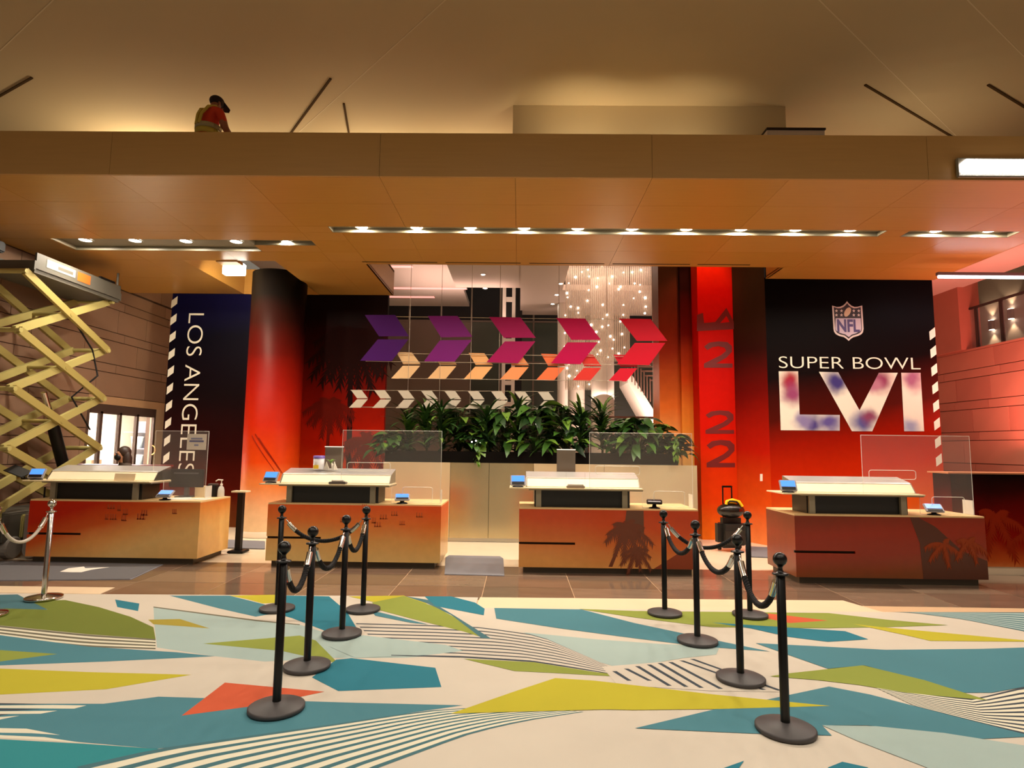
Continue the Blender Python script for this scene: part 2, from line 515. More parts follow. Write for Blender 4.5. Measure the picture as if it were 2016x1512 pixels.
shape('slate', [(690, 655), (1005, 588), (1220, 630), (1450, 690), (1740, 765), (2016, 835), (2400, 900), (2400, 905), (2016, 850), (1800, 860), (1500, 820), (1200, 790), (970, 790), (1020, 843), (600, 832), (0, 805), (420, 705)], **Rc)
stripes([(1240, 590), (1600, 640), (1750, 655), (2016, 590), (2400, 540)], [(1450, 690), (1740, 765), (2016, 835), (2200, 880), (2400, 900)], 11, 0.40, 'dark', fill='cream2', **Rc)
shape('green', [(795, 520), (1180, 478), (1500, 555), (1830, 660), (1600, 640), (1400, 620), (1160, 580), (950, 555), (700, 535)], **Rc)
shape('lime', [(1093, 1337), (1170, 1342), (1300, 1357), (1402, 1369), (1634, 1392), (1421, 1398), (1250, 1400), (1190, 1399), (888, 1407), (1020, 1361)])
shape('pale', [(970, 790), (1250, 795), (1600, 830), (2016, 895), (2400, 960), (2400, 1300), (1900, 1200), (1500, 1005), (1150, 870)], **Rc)
shape('teal', [(1000, 1010), (1075, 980), (1210, 1010), (1150, 1060), (1040, 1060)], **Rc)
shape('teal', [(440, 1020), (565, 975), (520, 1040)], **Rc)
tag(cp.build('carpet', cmats), 'cream lobby carpet woven with teal, green, lime and orange shards and stripes', 'carpet')

# ------------------------------------------------------------------ upper ceiling
CZ = 7.4
ce = tag(MB().box(-14, 16, -4, 13.2, CZ, CZ+0.2).build('ceiling', M_ceil), 'high beige plaster ceiling above the canopy', None, kind='structure')
def ceil_line(name, a, b, w, m, drop):
    p, q = fl(*a, CZ), fl(*b, CZ)
    p.z = q.z = CZ-drop/2+0.001
    MB().beam(p, q, w, drop, 0).build(name, m, ce)
for a, b in (((572, 262), (651, 154)), ((687, 262), (677, 203)), ((-60, 222), (63, 152)), ((1703, 166), (1882, 273)), ((1945, 166), (2060, 236))):
    ceil_line('slot', a, b, 0.034, M_groove, 0.02)
for a, b in (((584, 264), (882, -5)), ((1888, 273), (1608, -5)), ((0, 100), (110, -5)), ((2030, 125), (1900, -5))):
    ceil_line('joint', a, b, 0.014, M_joint, 0.004)
# rings added round the unseen lobby fill lights set at the top
for x in (-6.0, -3.0, 0.0, 3.0, 6.0):
    for y in (-1.0, 2.4):
        MB().lathe([(0.42, 0.0), (0.42, -0.02), (0.37, -0.025), (0.36, 0.0)], 28, M=TR(x, y, CZ)).build('fill_light_ring', M_white, ce)
# upstand behind the canopy
p0, p1 = fl(1010, 207, CZ), fl(1548, 207, CZ)
MB().box(p0.x, p1.x, p0.y, p0.y+0.2, 5.3, CZ-0.001).build('upstand', M_ceil, ce)

# ------------------------------------------------------------------ timber canopy
SZ = 4.6
X0, X1, YF = -7.88, 7.2, 6.5
can = thing('canopy', 'broad orange-brown timber canopy hanging over the reception desks', None, kind='structure')
pan_me = {}
def soffit(x0, x1, y0, y1):
    """one row of veneer panels between the joints"""
    cuts = [x0]
    k = math.floor((x0+1.6)/1.525)+1
    while -1.6+1.525*k < x1-0.2:
        if -1.6+1.525*k > x0+0.2:
            cuts.append(-1.6+1.525*k)
        k += 1
    cuts.append(x1)
    for a, b in zip(cuts, cuts[1:]):
        key = (round(b-a, 3), round(y1-y0, 3), len(pan_me) % 2)
        w, d = (b-a)/2-0.002, (y1-y0)/2-0.002
        key = (round(w, 3), round(d, 3))
        if key not in pan_me:
            pan_me[key] = MB().box(-w, w, -d, d, 0, 0.02).mesh('panel', random.choice([M_wood, M_wood2]))
        inst('panel', pan_me[key], can, TR((a+b)/2, (y0+y1)/2, SZ))
soffit(X0, X1, YF, 7.25)
soffit(X0, X1, 7.25, 8.04)
soffit(X0, -2.68, 8.04, 8.28); soffit(5.0, 5.3, 8.04, 8.28); soffit(6.8, X1, 8.04, 8.28)
soffit(-2.55, X1, 8.28, 9.0); soffit(-2.55, X1, 9.0, 9.73); soffit(4.3, X1, 9.73, 10.43)
soffit(X0, -2.55, 8.28, 8.62); soffit(X0, -7.0, 8.62, 9.15); soffit(-3.1, -2.55, 8.62, 9.15); soffit(-4.05, -3.1, 8.85, 9.15)
soffit(X0, -2.55, 9.15, 9.63)
soffit(X0, -5.57, 9.63, 10.7); soffit(X0, -5.57, 10.7, 11.84); soffit(-4.05, -2.55, 9.63, 10.7); soffit(-4.05, -2.55, 10.7, 11.84)
# dark carcass just above the joints, roof deck, troughs
def deck(z0, z1, m, name):
    mb = MB()
    for (a, b, c, d) in ((X0, X1, YF, 8.03), (X0, -2.69, 8.03, 8.29), (5.01, 5.29, 8.03, 8.29), (6.81, X1, 8.03, 8.29), (-2.55, X1, 8.29, 9.72), (4.3, X1, 9.72, 10.43), (X0, -2.55, 8.29, 8.61), (X0, -7.01, 8.61, 9.16),
                         (-3.09, -2.55, 8.61, 9.16), (-4.04, -3.09, 8.86, 9.16), (X0, -2.55, 9.16, 9.63), (X0, -5.58, 9.63, 11.84), (-4.04, -2.55, 9.63, 11.84)):
        mb.box(a, b, c, d, z0, z1)
    mb.build(name, m, can)
deck(SZ+0.021, SZ+0.04, M_darkgap, 'carcass')
rd = MB()
for (a, b, c, d) in ((X0, X1, YF, 9.63), (X0, -5.58, 9.63, 11.84), (-4.04, -2.55, 9.63, 11.84), (-2.55, X1, 9.63, 9.73), (4.3, X1, 9.73, 10.43)):
    rd.box(a, b, c, d, 5.06, 5.09)
rd.build('roof_deck', M_fascia, can)
def trough(x0, x1, y0, y1, h=0.065):
    mb = MB()
    z0, z1 = SZ+0.002, SZ+h
    t = 0.012
    mb.box(x0, x1, y0, y1, z1, z1+t)
    mb.box(x0, x0+t, y0, y1, z0, z1); mb.box(x1-t, x1, y0, y1, z0, z1)
    mb.box(x0, x1, y0, y0+t, z0, z1); mb.box(x0, x1, y1-t, y1, z0, z1)
    mb.build('light_trough', M_trough, can)
trough(-2.68, 5.0, 8.04, 8.28); trough(5.3, 6.8, 8.04, 8.28); trough(-7.0, -4.05, 8.62, 9.15); trough(-4.05, -3.1, 8.62, 8.85)
# fascia boards with joints at about three metres
fj = [X0-3, -7.70, -4.65, -1.60, 1.45, 4.50, X1]
fj[0] = X0
fj = [X0, -4.65, -1.60, 1.45, 4.50, X1]
for a, b in zip(fj, fj[1:]):
    MB().box(a+0.002, b-0.002, YF-0.03, YF, SZ, 5.11).build('fascia_board', M_fascia, can)
MB().box(X0, X1, YF, YF+0.05, SZ+0.04, 5.05).build('fascia_backing', M_darkgap, can)
for (x, y0, y1) in ((X1, YF-0.03, 10.43),):
    MB().box(x, x+0.03, y0, y1, SZ, 5.11).build('end_board', M_fascia, can)
MB().box(-2.55, 4.3, 9.73, 9.76, SZ, 5.11).build('rear_board', M_wood, can)
MB().box(-2.58, -2.55, 9.76, 11.84, SZ, 5.11).build('rear_board', M_wood, can)
MB().box(4.3, 4.33, 9.76, 10.4, SZ, 5.11).build('rear_board', M_wood, can)
# lining of the opening around the round column
for q in ((-5.60, -5.57, 9.63, 11.84), (-4.05, -4.02, 9.63, 11.84), (-5.57, -4.05, 9.60, 9.63), (-5.57, -4.05, 11.84, 11.87)):
    MB().box(*q, SZ+0.001, 5.11).build('opening_lining', M_wood2, can)
# air slots along the rear edge of the soffit
for a, b in ((716, 862), (878, 1025), (1042, 1190), (1206, 1360), (1375, 1480)):
    p, q = fl(a, 519, SZ), fl(b, 519, SZ)
    MB().box(p.x, q.x, 9.62, 9.655, SZ-0.002, SZ+0.001).build('air_slot', M_darkgap, can)
# downlights in the troughs: each a lamp of its own
def downlight(u, v, z, lab, e=42):
    p = fl(u, v, z)
    t = thing('downlight', lab, 'ceiling light', (p.x, p.y, z), group='downlights recessed in the canopy')
    MB().lathe([(0.098, 0.0), (0.098, -0.012), (0.088, -0.014), (0.084, -0.004)], 24).build('trim_ring', M_trough, t)
    MB().lathe([(0.084, -0.005), (0.001, -0.005)], 24).build('lens', M_bulb, t)
    o = lamp('downlight_beam', 'AREA', (0, 0, -0.02), e, (1.0, 0.88, 0.72), shape='DISK', size=0.16)
    o.parent = t
ORD = ('first', 'second', 'third', 'fourth', 'fifth', 'sixth', 'seventh', 'eighth', 'ninth', 'tenth')
for i, u in enumerate((168, 266, 366, 465, 566)):
    downlight(u, 472+i*1.0, SZ+0.06, 'bright round downlight, %s from the left in the left canopy trough' % ORD[i])
for i, u in enumerate((712, 820, 926, 1032, 1138, 1245, 1352, 1460, 1568, 1676)):
    downlight(u, 446+i*0.6, SZ+0.06, 'bright round downlight, %s from the left in the long canopy trough' % ORD[i])
for i, u in enumerate((1845, 1950)):
    downlight(u, 453, SZ+0.06, 'bright round downlight, %s one in the short canopy trough at right' % ('left', 'right')[i])
# unseen lamps added on and behind the canopy to brighten the ceiling
def uplight(x, y, e, lab, col=(1, 0.82, 0.56), hang=False):
    t = thing('uplight', lab, 'lamp', (x, y, 6.15 if hang else 5.09), group='unseen uplights added on and behind the canopy')
    if hang:
        for sx in (-0.45, 0.45):
            MB().tube([(sx, 0.04, 0.02), (sx, 0.04, CZ-6.15)], 0.006, 6).build('suspension_rod', M_blackm, t)  # rods made up to hold the added lamps out of sight
    MB().box(-0.5, 0.5, -0.06, 0.06, 0, 0.06).build('housing', M_blackm, t)
    MB().box(-0.48, 0.48, -0.045, 0.045, 0.06, 0.065).build('tube', mat('uplight_tube', (1, 1, 1, 1), 0.5, emis=6, ecol=(1, 0.86, 0.6, 1)), t)
    o = lamp('uplight_fill', 'AREA', (0, 0, 0.09), e, col, (math.pi if y > 9.6 else R(148), 0, 0), shape='RECTANGLE', size=0.9, size_y=0.1, spread=R(180 if y > 9.6 else 70))
    o.parent = t
for i, (x, y, e, h) in enumerate(((-7.2, 11.6, 75, True), (-4.9, 11.95, 22, True), (-2.9, 11.7, 34, True), (-0.9, 11.7, 26, True), (1.0, 8.9, 9, False), (2.6, 8.9, 6, False), (6.6, 10.2, 16, False))):
    uplight(x, y, e, 'long uplight added unseen behind the canopy top edge, %s from the left' % ORD[i], hang=h)
# work light bar fixed before the fascia
M_led = mat('led_white', (1, 1, 1, 1), 0.5, emis=14, ecol=(0.93, 0.92, 1, 1))
p, q = py(1888, 327, 6.40), py(2100, 329, 6.40)
t = thing('led_light_bar', 'bright white strip lamp of tiny diodes before the canopy edge at right', 'lamp', (p.x, 6.42, p.z))
MB().box(0, q.x-p.x, 0.0, 0.04, -0.11, 0.11, bev=0.01).build('housing', M_trough, t)
MB().prism([(0.02, -0.012, -0.06), (q.x-p.x, -0.012, -0.06), (q.x-p.x, -0.012, 0.085), (0.09, -0.012, 0.085), (0.02, -0.012, 0.03)], (0, 0.01, 0)).build('diffuser', M_led, t)
dd = MB()
for k in range(34):
    dd.ball((0.035+k*0.035, -0.014, -0.082), 0.009, 6, 4)
tag(dd.build('diode_row', M_led, t), None, None, kind='stuff')
o = lamp('led_bar_beam', 'AREA', (0.6, -0.05, 0), 16, (0.9, 0.9, 1), (R(90), 0, math.pi), shape='RECTANGLE', size=1.1, size_y=0.15)
o.rotation_euler = (R(-90), 0, 0); o.parent = t
bx = fl(1566, 262, 5.6)
b0, b1 = py(1510, 256, 8.6), py(1624, 272, 8.6)
t = thing('duct_box', 'pale grey box standing on top of the canopy at right', 'box', ((b0.x+b1.x)/2, 8.8, 5.09))
w = (b1.x-b0.x)/2
MB().box(-w, w, -0.2, 0.2, 0, b0.z-5.09).build('body', M_offwhite, t)
MB().box(-w-0.01, w+0.01, -0.22, 0.22, b0.z-5.09, b0.z-5.06).build('lid', M_darkgap, t)

# lamp inside the opening around the column
a, b = py(441, 519, 9.9), py(480, 541, 9.9)
t = thing('box_lamp', 'bright white box lamp in the canopy opening beside the round column', 'lamp', ((a.x+b.x)/2, 9.9, b.z))
w = (b.x-a.x)/2
MB().box(-w, w, -0.05, 0.08, 0.0, a.z-b.z, bev=0.01).build('diffuser', mat('box_lamp_glow', (1, 1, 1, 1), 0.5, emis=8, ecol=(1, 0.92, 0.78, 1)), t)
MB().box(-w, w, -0.27, -0.05, a.z-b.z-0.05, a.z-b.z+0.0).build('bracket', M_fascia, t)
o = lamp('box_lamp_beam', 'AREA', (0.0, 0.12, 0.05), 45, (1, 0.84, 0.60), (R(62), 0, 0), shape='RECTANGLE', size=0.28, size_y=0.16); o.parent = t
# ------------------------------------------------------------------ stone walls
stone_me = {}
def stone_wall(root, axis_x, face, ya, yb, za, zb, mats, seed, skip=None):
    """courses of stone blocks standing 12 mm proud of a dark backing, on a wall at x = axis_x; face = +1 looks to +x"""
    rnd = random.Random(seed)
    z = za
    big = True
    while z < zb-0.05:
        h = min(0.45 if big else 0.17, zb-z)
        y = ya - rnd.random()*0.8
        while y < yb:
            l = rnd.choice((0.9, 1.2, 1.5))
            a, b = max(y, ya), min(y+l, yb)
            y += l
            if b-a < 0.12:
                continue
            if skip and b > skip[0] and a < skip[1] and z < skip[2]:
                if a < skip[0] < b: b = skip[0]
                elif a < skip[1] < b: a = skip[1]
                else: continue
                if b-a < 0.1: continue
            key = (round(b-a, 2), round(h, 2), rnd.choice((0, 1)), root.name)
            if key not in stone_me:
                w, d = (b-a)/2-0.004, h/2-0.006
                stone_me[key] = MB().box(-0.012, 0.012, -w, w, -d, d, bev=0.003).mesh('stone', mats[key[2]])
            inst('stone', stone_me[key], root, TR(axis_x+face*0.010, (a+b)/2, z+h/2))
        z += h
        big = not big
WX = -7.9
DY0, DY1, DZ = 11.02, 13.12, 2.28
wl = MB()
wl.box(WX-0.25, WX, -4, DY0, -0.006, 4.62); wl.box(WX-0.25, WX, DY1, 18, -0.006, 4.62); wl.box(WX-0.25, WX, DY0, DY1, DZ, 4.62); wl.box(WX-0.25, WX, 11.9, 18, 4.62, 6.3)
wl = tag(wl.build('wall_left', M_mortar), 'brown stone block wall behind the scissor lift', None, kind='structure')
stone_wall(wl, WX, 1, 7.0, 13.9, 0.0, 4.59, (M_stone, M_stone2), 3, (DY0-0.1, DY1+0.2, 2.40))
stone_wall(wl, WX, 1, 11.9, 14.2, 4.62, 6.1, (M_stone, M_stone2), 5)
MB().box(WX+0.002, WX+0.03, DY0-0.1, DY1+0.2, DZ+0.04, 2.475).build('lintel_panel', mat('lintel', srgb(188, 150, 112), 0.6, var=0.05), wl)
# glazed shop door
dr = thing('door_1', 'glazed shop door with dark frames in the left stone wall', None, (WX, 0, 0), kind='structure')
M_frame = mat('door_frame', srgb(78, 58, 50), 0.5)
us = [(155, 196), (196, 232), (232, 267), (267, 300)]
cut = [px(u, 860, WX).y for u in (152, 195, 233, 267, 301)]
for c in cut:
    MB().box(-0.04, 0.02, c-0.035, c+0.035, 0, DZ-0.1).build('frame_post', M_frame, dr)
MB().box(-0.04, 0.02, DY0, DY1, DZ-0.14, DZ+0.04).build('head_rail', M_frame, dr)
MB().box(-0.04, 0.02, cut[0], cut[-1], 0.0, 0.12).build('bottom_rail', M_frame, dr)
MB().box(-0.10, 0.03, cut[-1]+0.02, DY1+0.22, 0, DZ+0.04).build('jamb', mat('jamb', srgb(176, 150, 120), 0.6), dr)
M_pane = glass_mat('door_glass', (0.9, 0.95, 1.0), 0.06)
for a, b in zip(cut, cut[1:]):
    MB().box(-0.016, -0.008, a+0.035, b-0.035, 0.12, DZ-0.14).build('pane', M_pane, dr)
pc = px(299, 886, WX)
MB().tube([(0.02, pc.y-0.02, pc.z+0.1), (0.07, pc.y-0.02, pc.z+0.07), (0.09, pc.y-0.02, pc.z), (0.07, pc.y-0.02, pc.z-0.07), (0.02, pc.y-0.02, pc.z-0.1)], 0.014, 8).build('door_handle', mat('brass_pull', srgb(230, 180, 110), 0.3, metal=0.8), dr)
# lit shop behind the door
sw = MB()
sw.box(-11.6, -11.5, 10.4, 20, 0, 2.9); sw.box(-11.5, WX-0.3, 20, 20.1, 0, 2.9); sw.box(-11.5, WX-0.3, 10.3, 10.4, 0, 2.9); sw.box(-11.6, WX-0.3, 10.3, 20.1, 2.9, 3.0)
tag(sw.build('wall_shop', M_white), 'white walls of the lit shop behind the glass door', None, kind='structure')
lamp('shop_light', 'AREA', (-9.8, 13.5, 2.85), 1100, (1, 0.98, 0.96), (0, 0, 0), shape='RECTANGLE', size=2.5, size_y=4)
t = thing('shop_shelf', 'grey shop shelf holding pale tubs behind the glass door', 'shelf', (-10.35, 16.6, 0))
MB().box(-0.5, 0.5, 0.32, 0.36, 0, 2.2).build('back_panel', mat('shop_grey', srgb(120, 118, 128), 0.6), t)
for z in (0.45, 0.95, 1.45, 1.9):
    MB().box(-0.5, 0.5, -0.1, 0.36, z-0.03, z).build('shelf_board', mat('shop_grey2', srgb(96, 94, 104), 0.6), t)
M_tub = mat('tub', srgb(215, 228, 225), 0.5)
for i, (x, z, lab) in enumerate(((-0.22, 1.45, 'upper pale tub on the left of the shop shelf'), (0.22, 1.45, 'upper pale tub on the right of the shop shelf'), (-0.2, 0.95, 'lower pale tub on the left of the shop shelf'), (0.22, 0.95, 'lower pale tub on the right of the shop shelf'))):
    tt = thing('tub', lab, 'tub', (-10.35+x, 16.68, z), group='tubs in the lit shop')
    MB().lathe([(0.001, 0), (0.12, 0), (0.15, 0.28), (0.16, 0.30)], 16).build('bucket', M_tub, tt)
    MB().lathe([(0.165, 0.29), (0.165, 0.32), (0.001, 0.325)], 16).build('lid', M_white, tt)
t = thing('shop_stool', 'small brown stool standing in the lit shop', 'stool', (-9.35, 13.15, 0))
MB().box(-0.16, 0.16, -0.16, 0.16, 0.95, 1.22).build('seat', mat('stool_brown', srgb(140, 110, 80), 0.6), t)
for sx in (-1, 1):
    for sy in (-1, 1):
        MB().box(sx*0.14-0.012, sx*0.14+0.012, sy*0.14-0.012, sy*0.14+0.012, 0, 0.95).build('leg', mat('stool_leg', srgb(190, 165, 120), 0.5), t)
# ------------------------------------------------------------------ printed walls
st_dark = [(0.0, (110, 60, 26)), (0.14, (80, 16, 4)), (0.30, (44, 6, 4)), (0.55, (18, 7, 10)), (0.8, (9, 6, 18)), (1.0, (18, 16, 58))]
M_pLA = print_mat('print_los_angeles', st_dark, 0, 4.7, warp=0.05)
M_pRed = print_mat('print_red_palm', [(0.0, (226, 140, 84)), (0.18, (214, 72, 14)), (0.36, (180, 28, 3)), (0.55, (138, 18, 3)), (0.74, (64, 8, 4)), (0.9, (26, 8, 6)), (1.0, (20, 6, 6))], 0, 4.6, warp=0.06, wscale=0.9)
M_pCol = print_mat('print_column', [(0.0, (236, 208, 164)), (0.08, (232, 186, 140)), (0.18, (222, 124, 62)), (0.27, (206, 64, 10)), (0.40, (176, 32, 4)), (0.55, (134, 16, 4)), (0.68, (76, 9, 4)), (0.80, (34, 8, 5)), (0.90, (9, 6, 5))], 0, 4.75, warp=0.025, wscale=1.4)
M_pSB = print_mat('print_super_bowl', [(0.0, (226, 140, 90)), (0.12, (216, 92, 30)), (0.27, (190, 38, 4)), (0.40, (146, 20, 3)), (0.50, (74, 12, 4)), (0.66, (14, 4, 4)), (1.0, (3, 2, 3))], 0, 4.6, warp=0.03, wscale=0.8, xslope=-0.035, x0=5.7)
M_pPil = print_mat('print_pillar', [(0.0, (240, 120, 30)), (0.12, (224, 64, 8)), (0.34, (206, 22, 4)), (0.6, (196, 12, 6)), (0.85, (214, 18, 6)), (1.0, (240, 60, 16))], 0, 5.4, warp=0.03, wscale=1.0)
M_pRet = print_mat('print_return', [(0.0, (240, 140, 76)), (0.14, (228, 84, 22)), (0.34, (186, 26, 8)), (0.55, (110, 12, 8)), (0.72, (52, 16, 12)), (1.0, (64, 44, 26))], 0, 4.7, warp=0.03)
M_pSideA = print_mat('print_side_a', [(0.0, (250, 220, 170)), (0.25, (246, 190, 110)), (0.42, (224, 110, 40)), (0.62, (150, 44, 14)), (0.8, (96, 44, 22)), (1.0, (92, 60, 36))], 0, 5.6, warp=0.03)
M_pSideB = print_mat('print_side_b', [(0.0, (252, 226, 170)), (0.2, (248, 196, 100)), (0.36, (232, 140, 50)), (0.52, (196, 66, 14)), (0.68, (110, 20, 8)), (0.84, (36, 8, 8)), (1.0, (40, 14, 10))], 0, 5.6, warp=0.03)
M_ink = mat('white_ink', srgb(232, 226, 208), 0.6)
M_palm = mat('palm_ink', srgb(38, 7, 4), 0.7, spec=0.1)

LY = 11.86
la = tag(MB().box(-7.02, -4.6, LY, LY+0.12, -0.006, SZ+0.3).build('wall_los_angeles', M_pLA), 'navy and black printed wall lettered LOS ANGELES', None, kind='structure')
a, b = py(370, 620, LY), py(402, 620, LY)
c = py(386, 932, LY)
fit_text('LOS ANGELES', a.x+0.02, b.x+0.0, c.z, py(386, 617, LY).z, LY-0.004, -0.012, True).build('lettering', M_ink, la)
k = 0
for v in range(583, 1010, 34):
    vb = v + 24
    def edge_u(vv): return 338-(vv-583)*0.052
    u0, u1 = edge_u(v), edge_u(vb)
    q = [py(u0+0, v+9, LY), py(u0+12, v, LY), py(u1+12, vb-9, LY), py(u1, vb, LY)]
    for w in q: w.y = LY-0.004
    MB().prism(q, (0, 0.003, 0)).build('stripe', M_ink, la)
# red palm print to the right of the column
pr_ = tag(MB().box(-4.6, -2.66, LY, LY+0.12, -0.006, SZ+0.02).build('wall_palm_print', M_pRed), 'red and black palm print wall right of the round column', None, kind='structure')
def palm(parent, x, y, z0, h, r, m, seed, lean=0.1, nf=13, trunk=True):
    """flat palm silhouette in the XZ plane"""
    rnd = random.Random(seed)
    mb = MB()
    cnt = [0]
    def pr(pts):
        cnt[0] += 1
        o_ = -0.00001*cnt[0]
        mb.prism([(q[0], y+o_, q[2]) for q in pts], (0, -0.0012, 0))
    top = Vector((x+lean*h, y, z0+h))
    w = r*0.055
    if trunk: pr([(x-w*1.3, y, z0), (x+w*1.3, y, z0), (top.x+w, y, top.z), (top.x-w, y, top.z)])
    for i in range(nf):
        an = math.pi*2*i/nf + rnd.uniform(-0.15, 0.15)
        L = r*rnd.uniform(0.75, 1.1)
        sp = []
        for s in range(13):
            t = s/12
            sp.append(Vector((top.x+math.cos(an)*L*t, y, top.z+math.sin(an)*L*t*0.8-0.55*L*t*t)))
        for s in range(12):
            p = sp[s]; q = sp[s+1]
            d = (q-p)
            n = Vector((-d.z, 0, d.x)).normalized()
            pr([p, q, q-n*0.006, p-n*0.006])
            for sg in (-1, 1):
                ll = r*0.34*(1-0.5*abs(s-5)/6)*rnd.uniform(0.7, 1.1)
                tip = q + n*sg*ll*0.7 + Vector((0, 0, -ll*0.55)) + d*0.6
                pr([p-d*0.25, p+d*1.05, tip])
    return mb.build('palm_silhouette', m, parent)
M_palm2 = mat('palm_ink_soft', srgb(104, 18, 5), 0.7, spec=0.1)
palm(pr_, -3.30, LY-0.001, 0.2, 3.55, 0.80, M_palm, 1, -0.02, 23)
palm(pr_, -3.05, LY-0.001, 0.2, 1.5, 0.55, M_palm2, 2, 0.05, 13)
palm(pr_, -3.75, LY-0.001, 0.2, 2.2, 0.5, M_palm2, 5, 0.0, 13)

# round column through the canopy opening
cl = thing('round_column', 'round column printed black fading through red to cream, left of the second desk', None, (-4.5, 11.0, 0), kind='structure')
cl.name = 'column_left'
MB().lathe([(0.5, 0.0), (0.5, 0.08), (0.49, 0.1)], 48).build('base_ring', mat('col_base', srgb(232, 214, 190), 0.4), cl)
MB().lathe([(0.485, 0.0), (0.485, 4.74), (0.001, 4.74)], 64).build('shaft', M_pCol, cl)
br = MB()
for s in range(3):
    pts = []
    for i in range(9):
        w = R(-110+s*8+i*7); zz = 1.75-0.085*i+s*0.03-0.1*(s == 2)
        pts.append((0.486*math.cos(w), 0.486*math.sin(w), zz))
    br.tube(pts, [0.012-0.001*i for i in range(9)], 6)
br.build('palm_branch_print', mat('branch_ink', srgb(150, 34, 8), 0.6, spec=0.1), cl)

# super bowl wall
SY = 10.43
sb = tag(MB().box(4.28, 7.2, SY, SY+0.15, -0.006, SZ+0.02).build('wall_super_bowl', M_pSB), 'black to red printed wall lettered SUPER BOWL LVI', None, kind='structure')
a, b = py(1533, 706, SY), py(1812, 725, SY)
fit_text('SUPER BOWL', a.x, b.x, py(1670, 726, SY).z, py(1670, 703, SY).z, SY-0.004, -0.012).build('lettering', M_ink, sb)
# the big numerals: white ink with clouds of red, violet and blue printed into it
def cloud_mat(blobs):
    m = bpy.data.materials.new('numeral_ink')
    m.use_nodes = True
    nt = m.node_tree
    L = nt.links.new
    b = nt.nodes['Principled BSDF']
    b.inputs['Roughness'].default_value = 0.6
    b.inputs['Specular IOR Level'].default_value = 0.2
    tc = nt.nodes.new('ShaderNodeTexCoord')
    no = nt.nodes.new('ShaderNodeTexNoise')
    no.inputs['Scale'].default_value = 4.0
    L(tc.outputs['Object'], no.inputs['Vector'])
    mixv = nt.nodes.new('ShaderNodeMix')
    mixv.data_type = 'VECTOR'
    mixv.inputs['Factor'].default_value = 0.16
    L(tc.outputs['Object'], mixv.inputs['A']); L(no.outputs['Color'], mixv.inputs['B'])
    last = None
    for (c, rad, col) in blobs:
        d = nt.nodes.new('ShaderNodeVectorMath')
        d.operation = 'DISTANCE'
        L(mixv.outputs['Result'], d.inputs[0])
        d.inputs[1].default_value = tuple(x*0.84+0.08 for x in c)
        mr = nt.nodes.new('ShaderNodeMapRange')
        mr.interpolation_type = 'SMOOTHSTEP'
        mr.inputs['From Min'].default_value = rad*0.15
        mr.inputs['From Max'].default_value = rad
        mr.inputs['To Min'].default_value = 1.0
        mr.inputs['To Max'].default_value = 0.0
        L(d.outputs['Value'], mr.inputs['Value'])
        mx = nt.nodes.new('ShaderNodeMix')
        mx.data_type = 'RGBA'
        if last is None: mx.inputs['A'].default_value = srgb(226, 216, 200)
        else: L(last.outputs['Result'], mx.inputs['A'])
        mx.inputs['B'].default_value = srgb(*col)
        L(mr.outputs['Result'], mx.inputs['Factor'])
        last = mx
    L(last.outputs['Result'], b.inputs['Base Color'])
    return m
BLOB = [((1557, 752), 0.26, (150, 20, 40)), ((1562, 775), 0.25, (140, 60, 100)), ((1600, 834), 0.24, (70, 56, 120)), ((1635, 833), 0.24, (90, 76, 140)), ((1580, 828), 0.2, (130, 116, 160)), ((1646, 752), 0.26, (56, 46, 110)),
        ((1735, 748), 0.26, (130, 50, 84)), ((1720, 758), 0.2, (170, 110, 130)), ((1698, 832), 0.26, (84, 80, 140)), ((1710, 822), 0.18, (130, 60, 90)), ((1796, 745), 0.26, (150, 90, 120)), ((1790, 840), 0.20, (150, 150, 180))]
M_num = cloud_mat([(tuple(py(u, v, SY-0.005)), r_*1.0, c_) for (u, v), r_, c_ in BLOB])
def wall_poly(pts, Y, off, name, m, parent, d=0.003):
    q = []
    for (u, v) in pts:
        w = py(u, v, Y); w.y = Y-off; q.append(w)
    return MB().prism(q, (0, d, 0)).build(name, m, parent)
LVI = ([(1533, 731), (1571, 731), (1574, 816), (1653, 817), (1653, 848), (1537, 847)],
       [(1612, 732), (1650, 733), (1692, 808), (1730, 734), (1767, 734), (1717, 849), (1677, 849)],
       [(1774, 734), (1812, 734), (1819, 849), (1780, 849)])
for q in LVI:
    wall_poly(q, SY, 0.005, 'numeral', M_num, sb)
# hash stripes at its right edge
for i in range(13):
    v = 645 + i*35.5 - (0 if i else 0)
    eu = lambda vv: 1836+(vv-600)*0.052
    q = [(eu(v)-9, v+8), (eu(v)+2, v-1), (eu(v+24)+2, v+17), (eu(v+24)-9, v+25)]
    wall_poly(q, SY, 0.004, 'stripe', M_ink, sb)
# shield emblem
s_ = lambda pts: [(1590+x*0.07937, 570+y*0.07937) for x, y in pts]
OUT = [(975, 290), (1010, 340), (1080, 400), (1160, 435), (1240, 430), (1350, 398), (1385, 980), (1370, 1060), (1330, 1110), (1250, 1150), (1130, 1185), (1060, 1230), (1018, 1275), (970, 1230), (900, 1180), (790, 1155), (700, 1110), (655, 1050), (640, 980), (605, 400), (720, 435), (800, 430), (880, 395), (940, 340)]
def scale_poly(P, k, c=(990, 770)):
    return [(c[0]+(x-c[0])*k, c[1]+(y-c[1])*k) for x, y in P]
M_shd = mat('emblem_dark', srgb(34, 20, 30), 0.5)
M_shw = mat('emblem_white', srgb(216, 200, 196), 0.5)
M_shb = mat('emblem_violet', srgb(72, 60, 112), 0.5)
wall_poly(s_(OUT), SY, 0.004, 'emblem_rim', M_shw, sb)
wall_poly(s_(scale_poly(OUT, 0.90)), SY, 0.006, 'emblem_field', M_shd, sb)
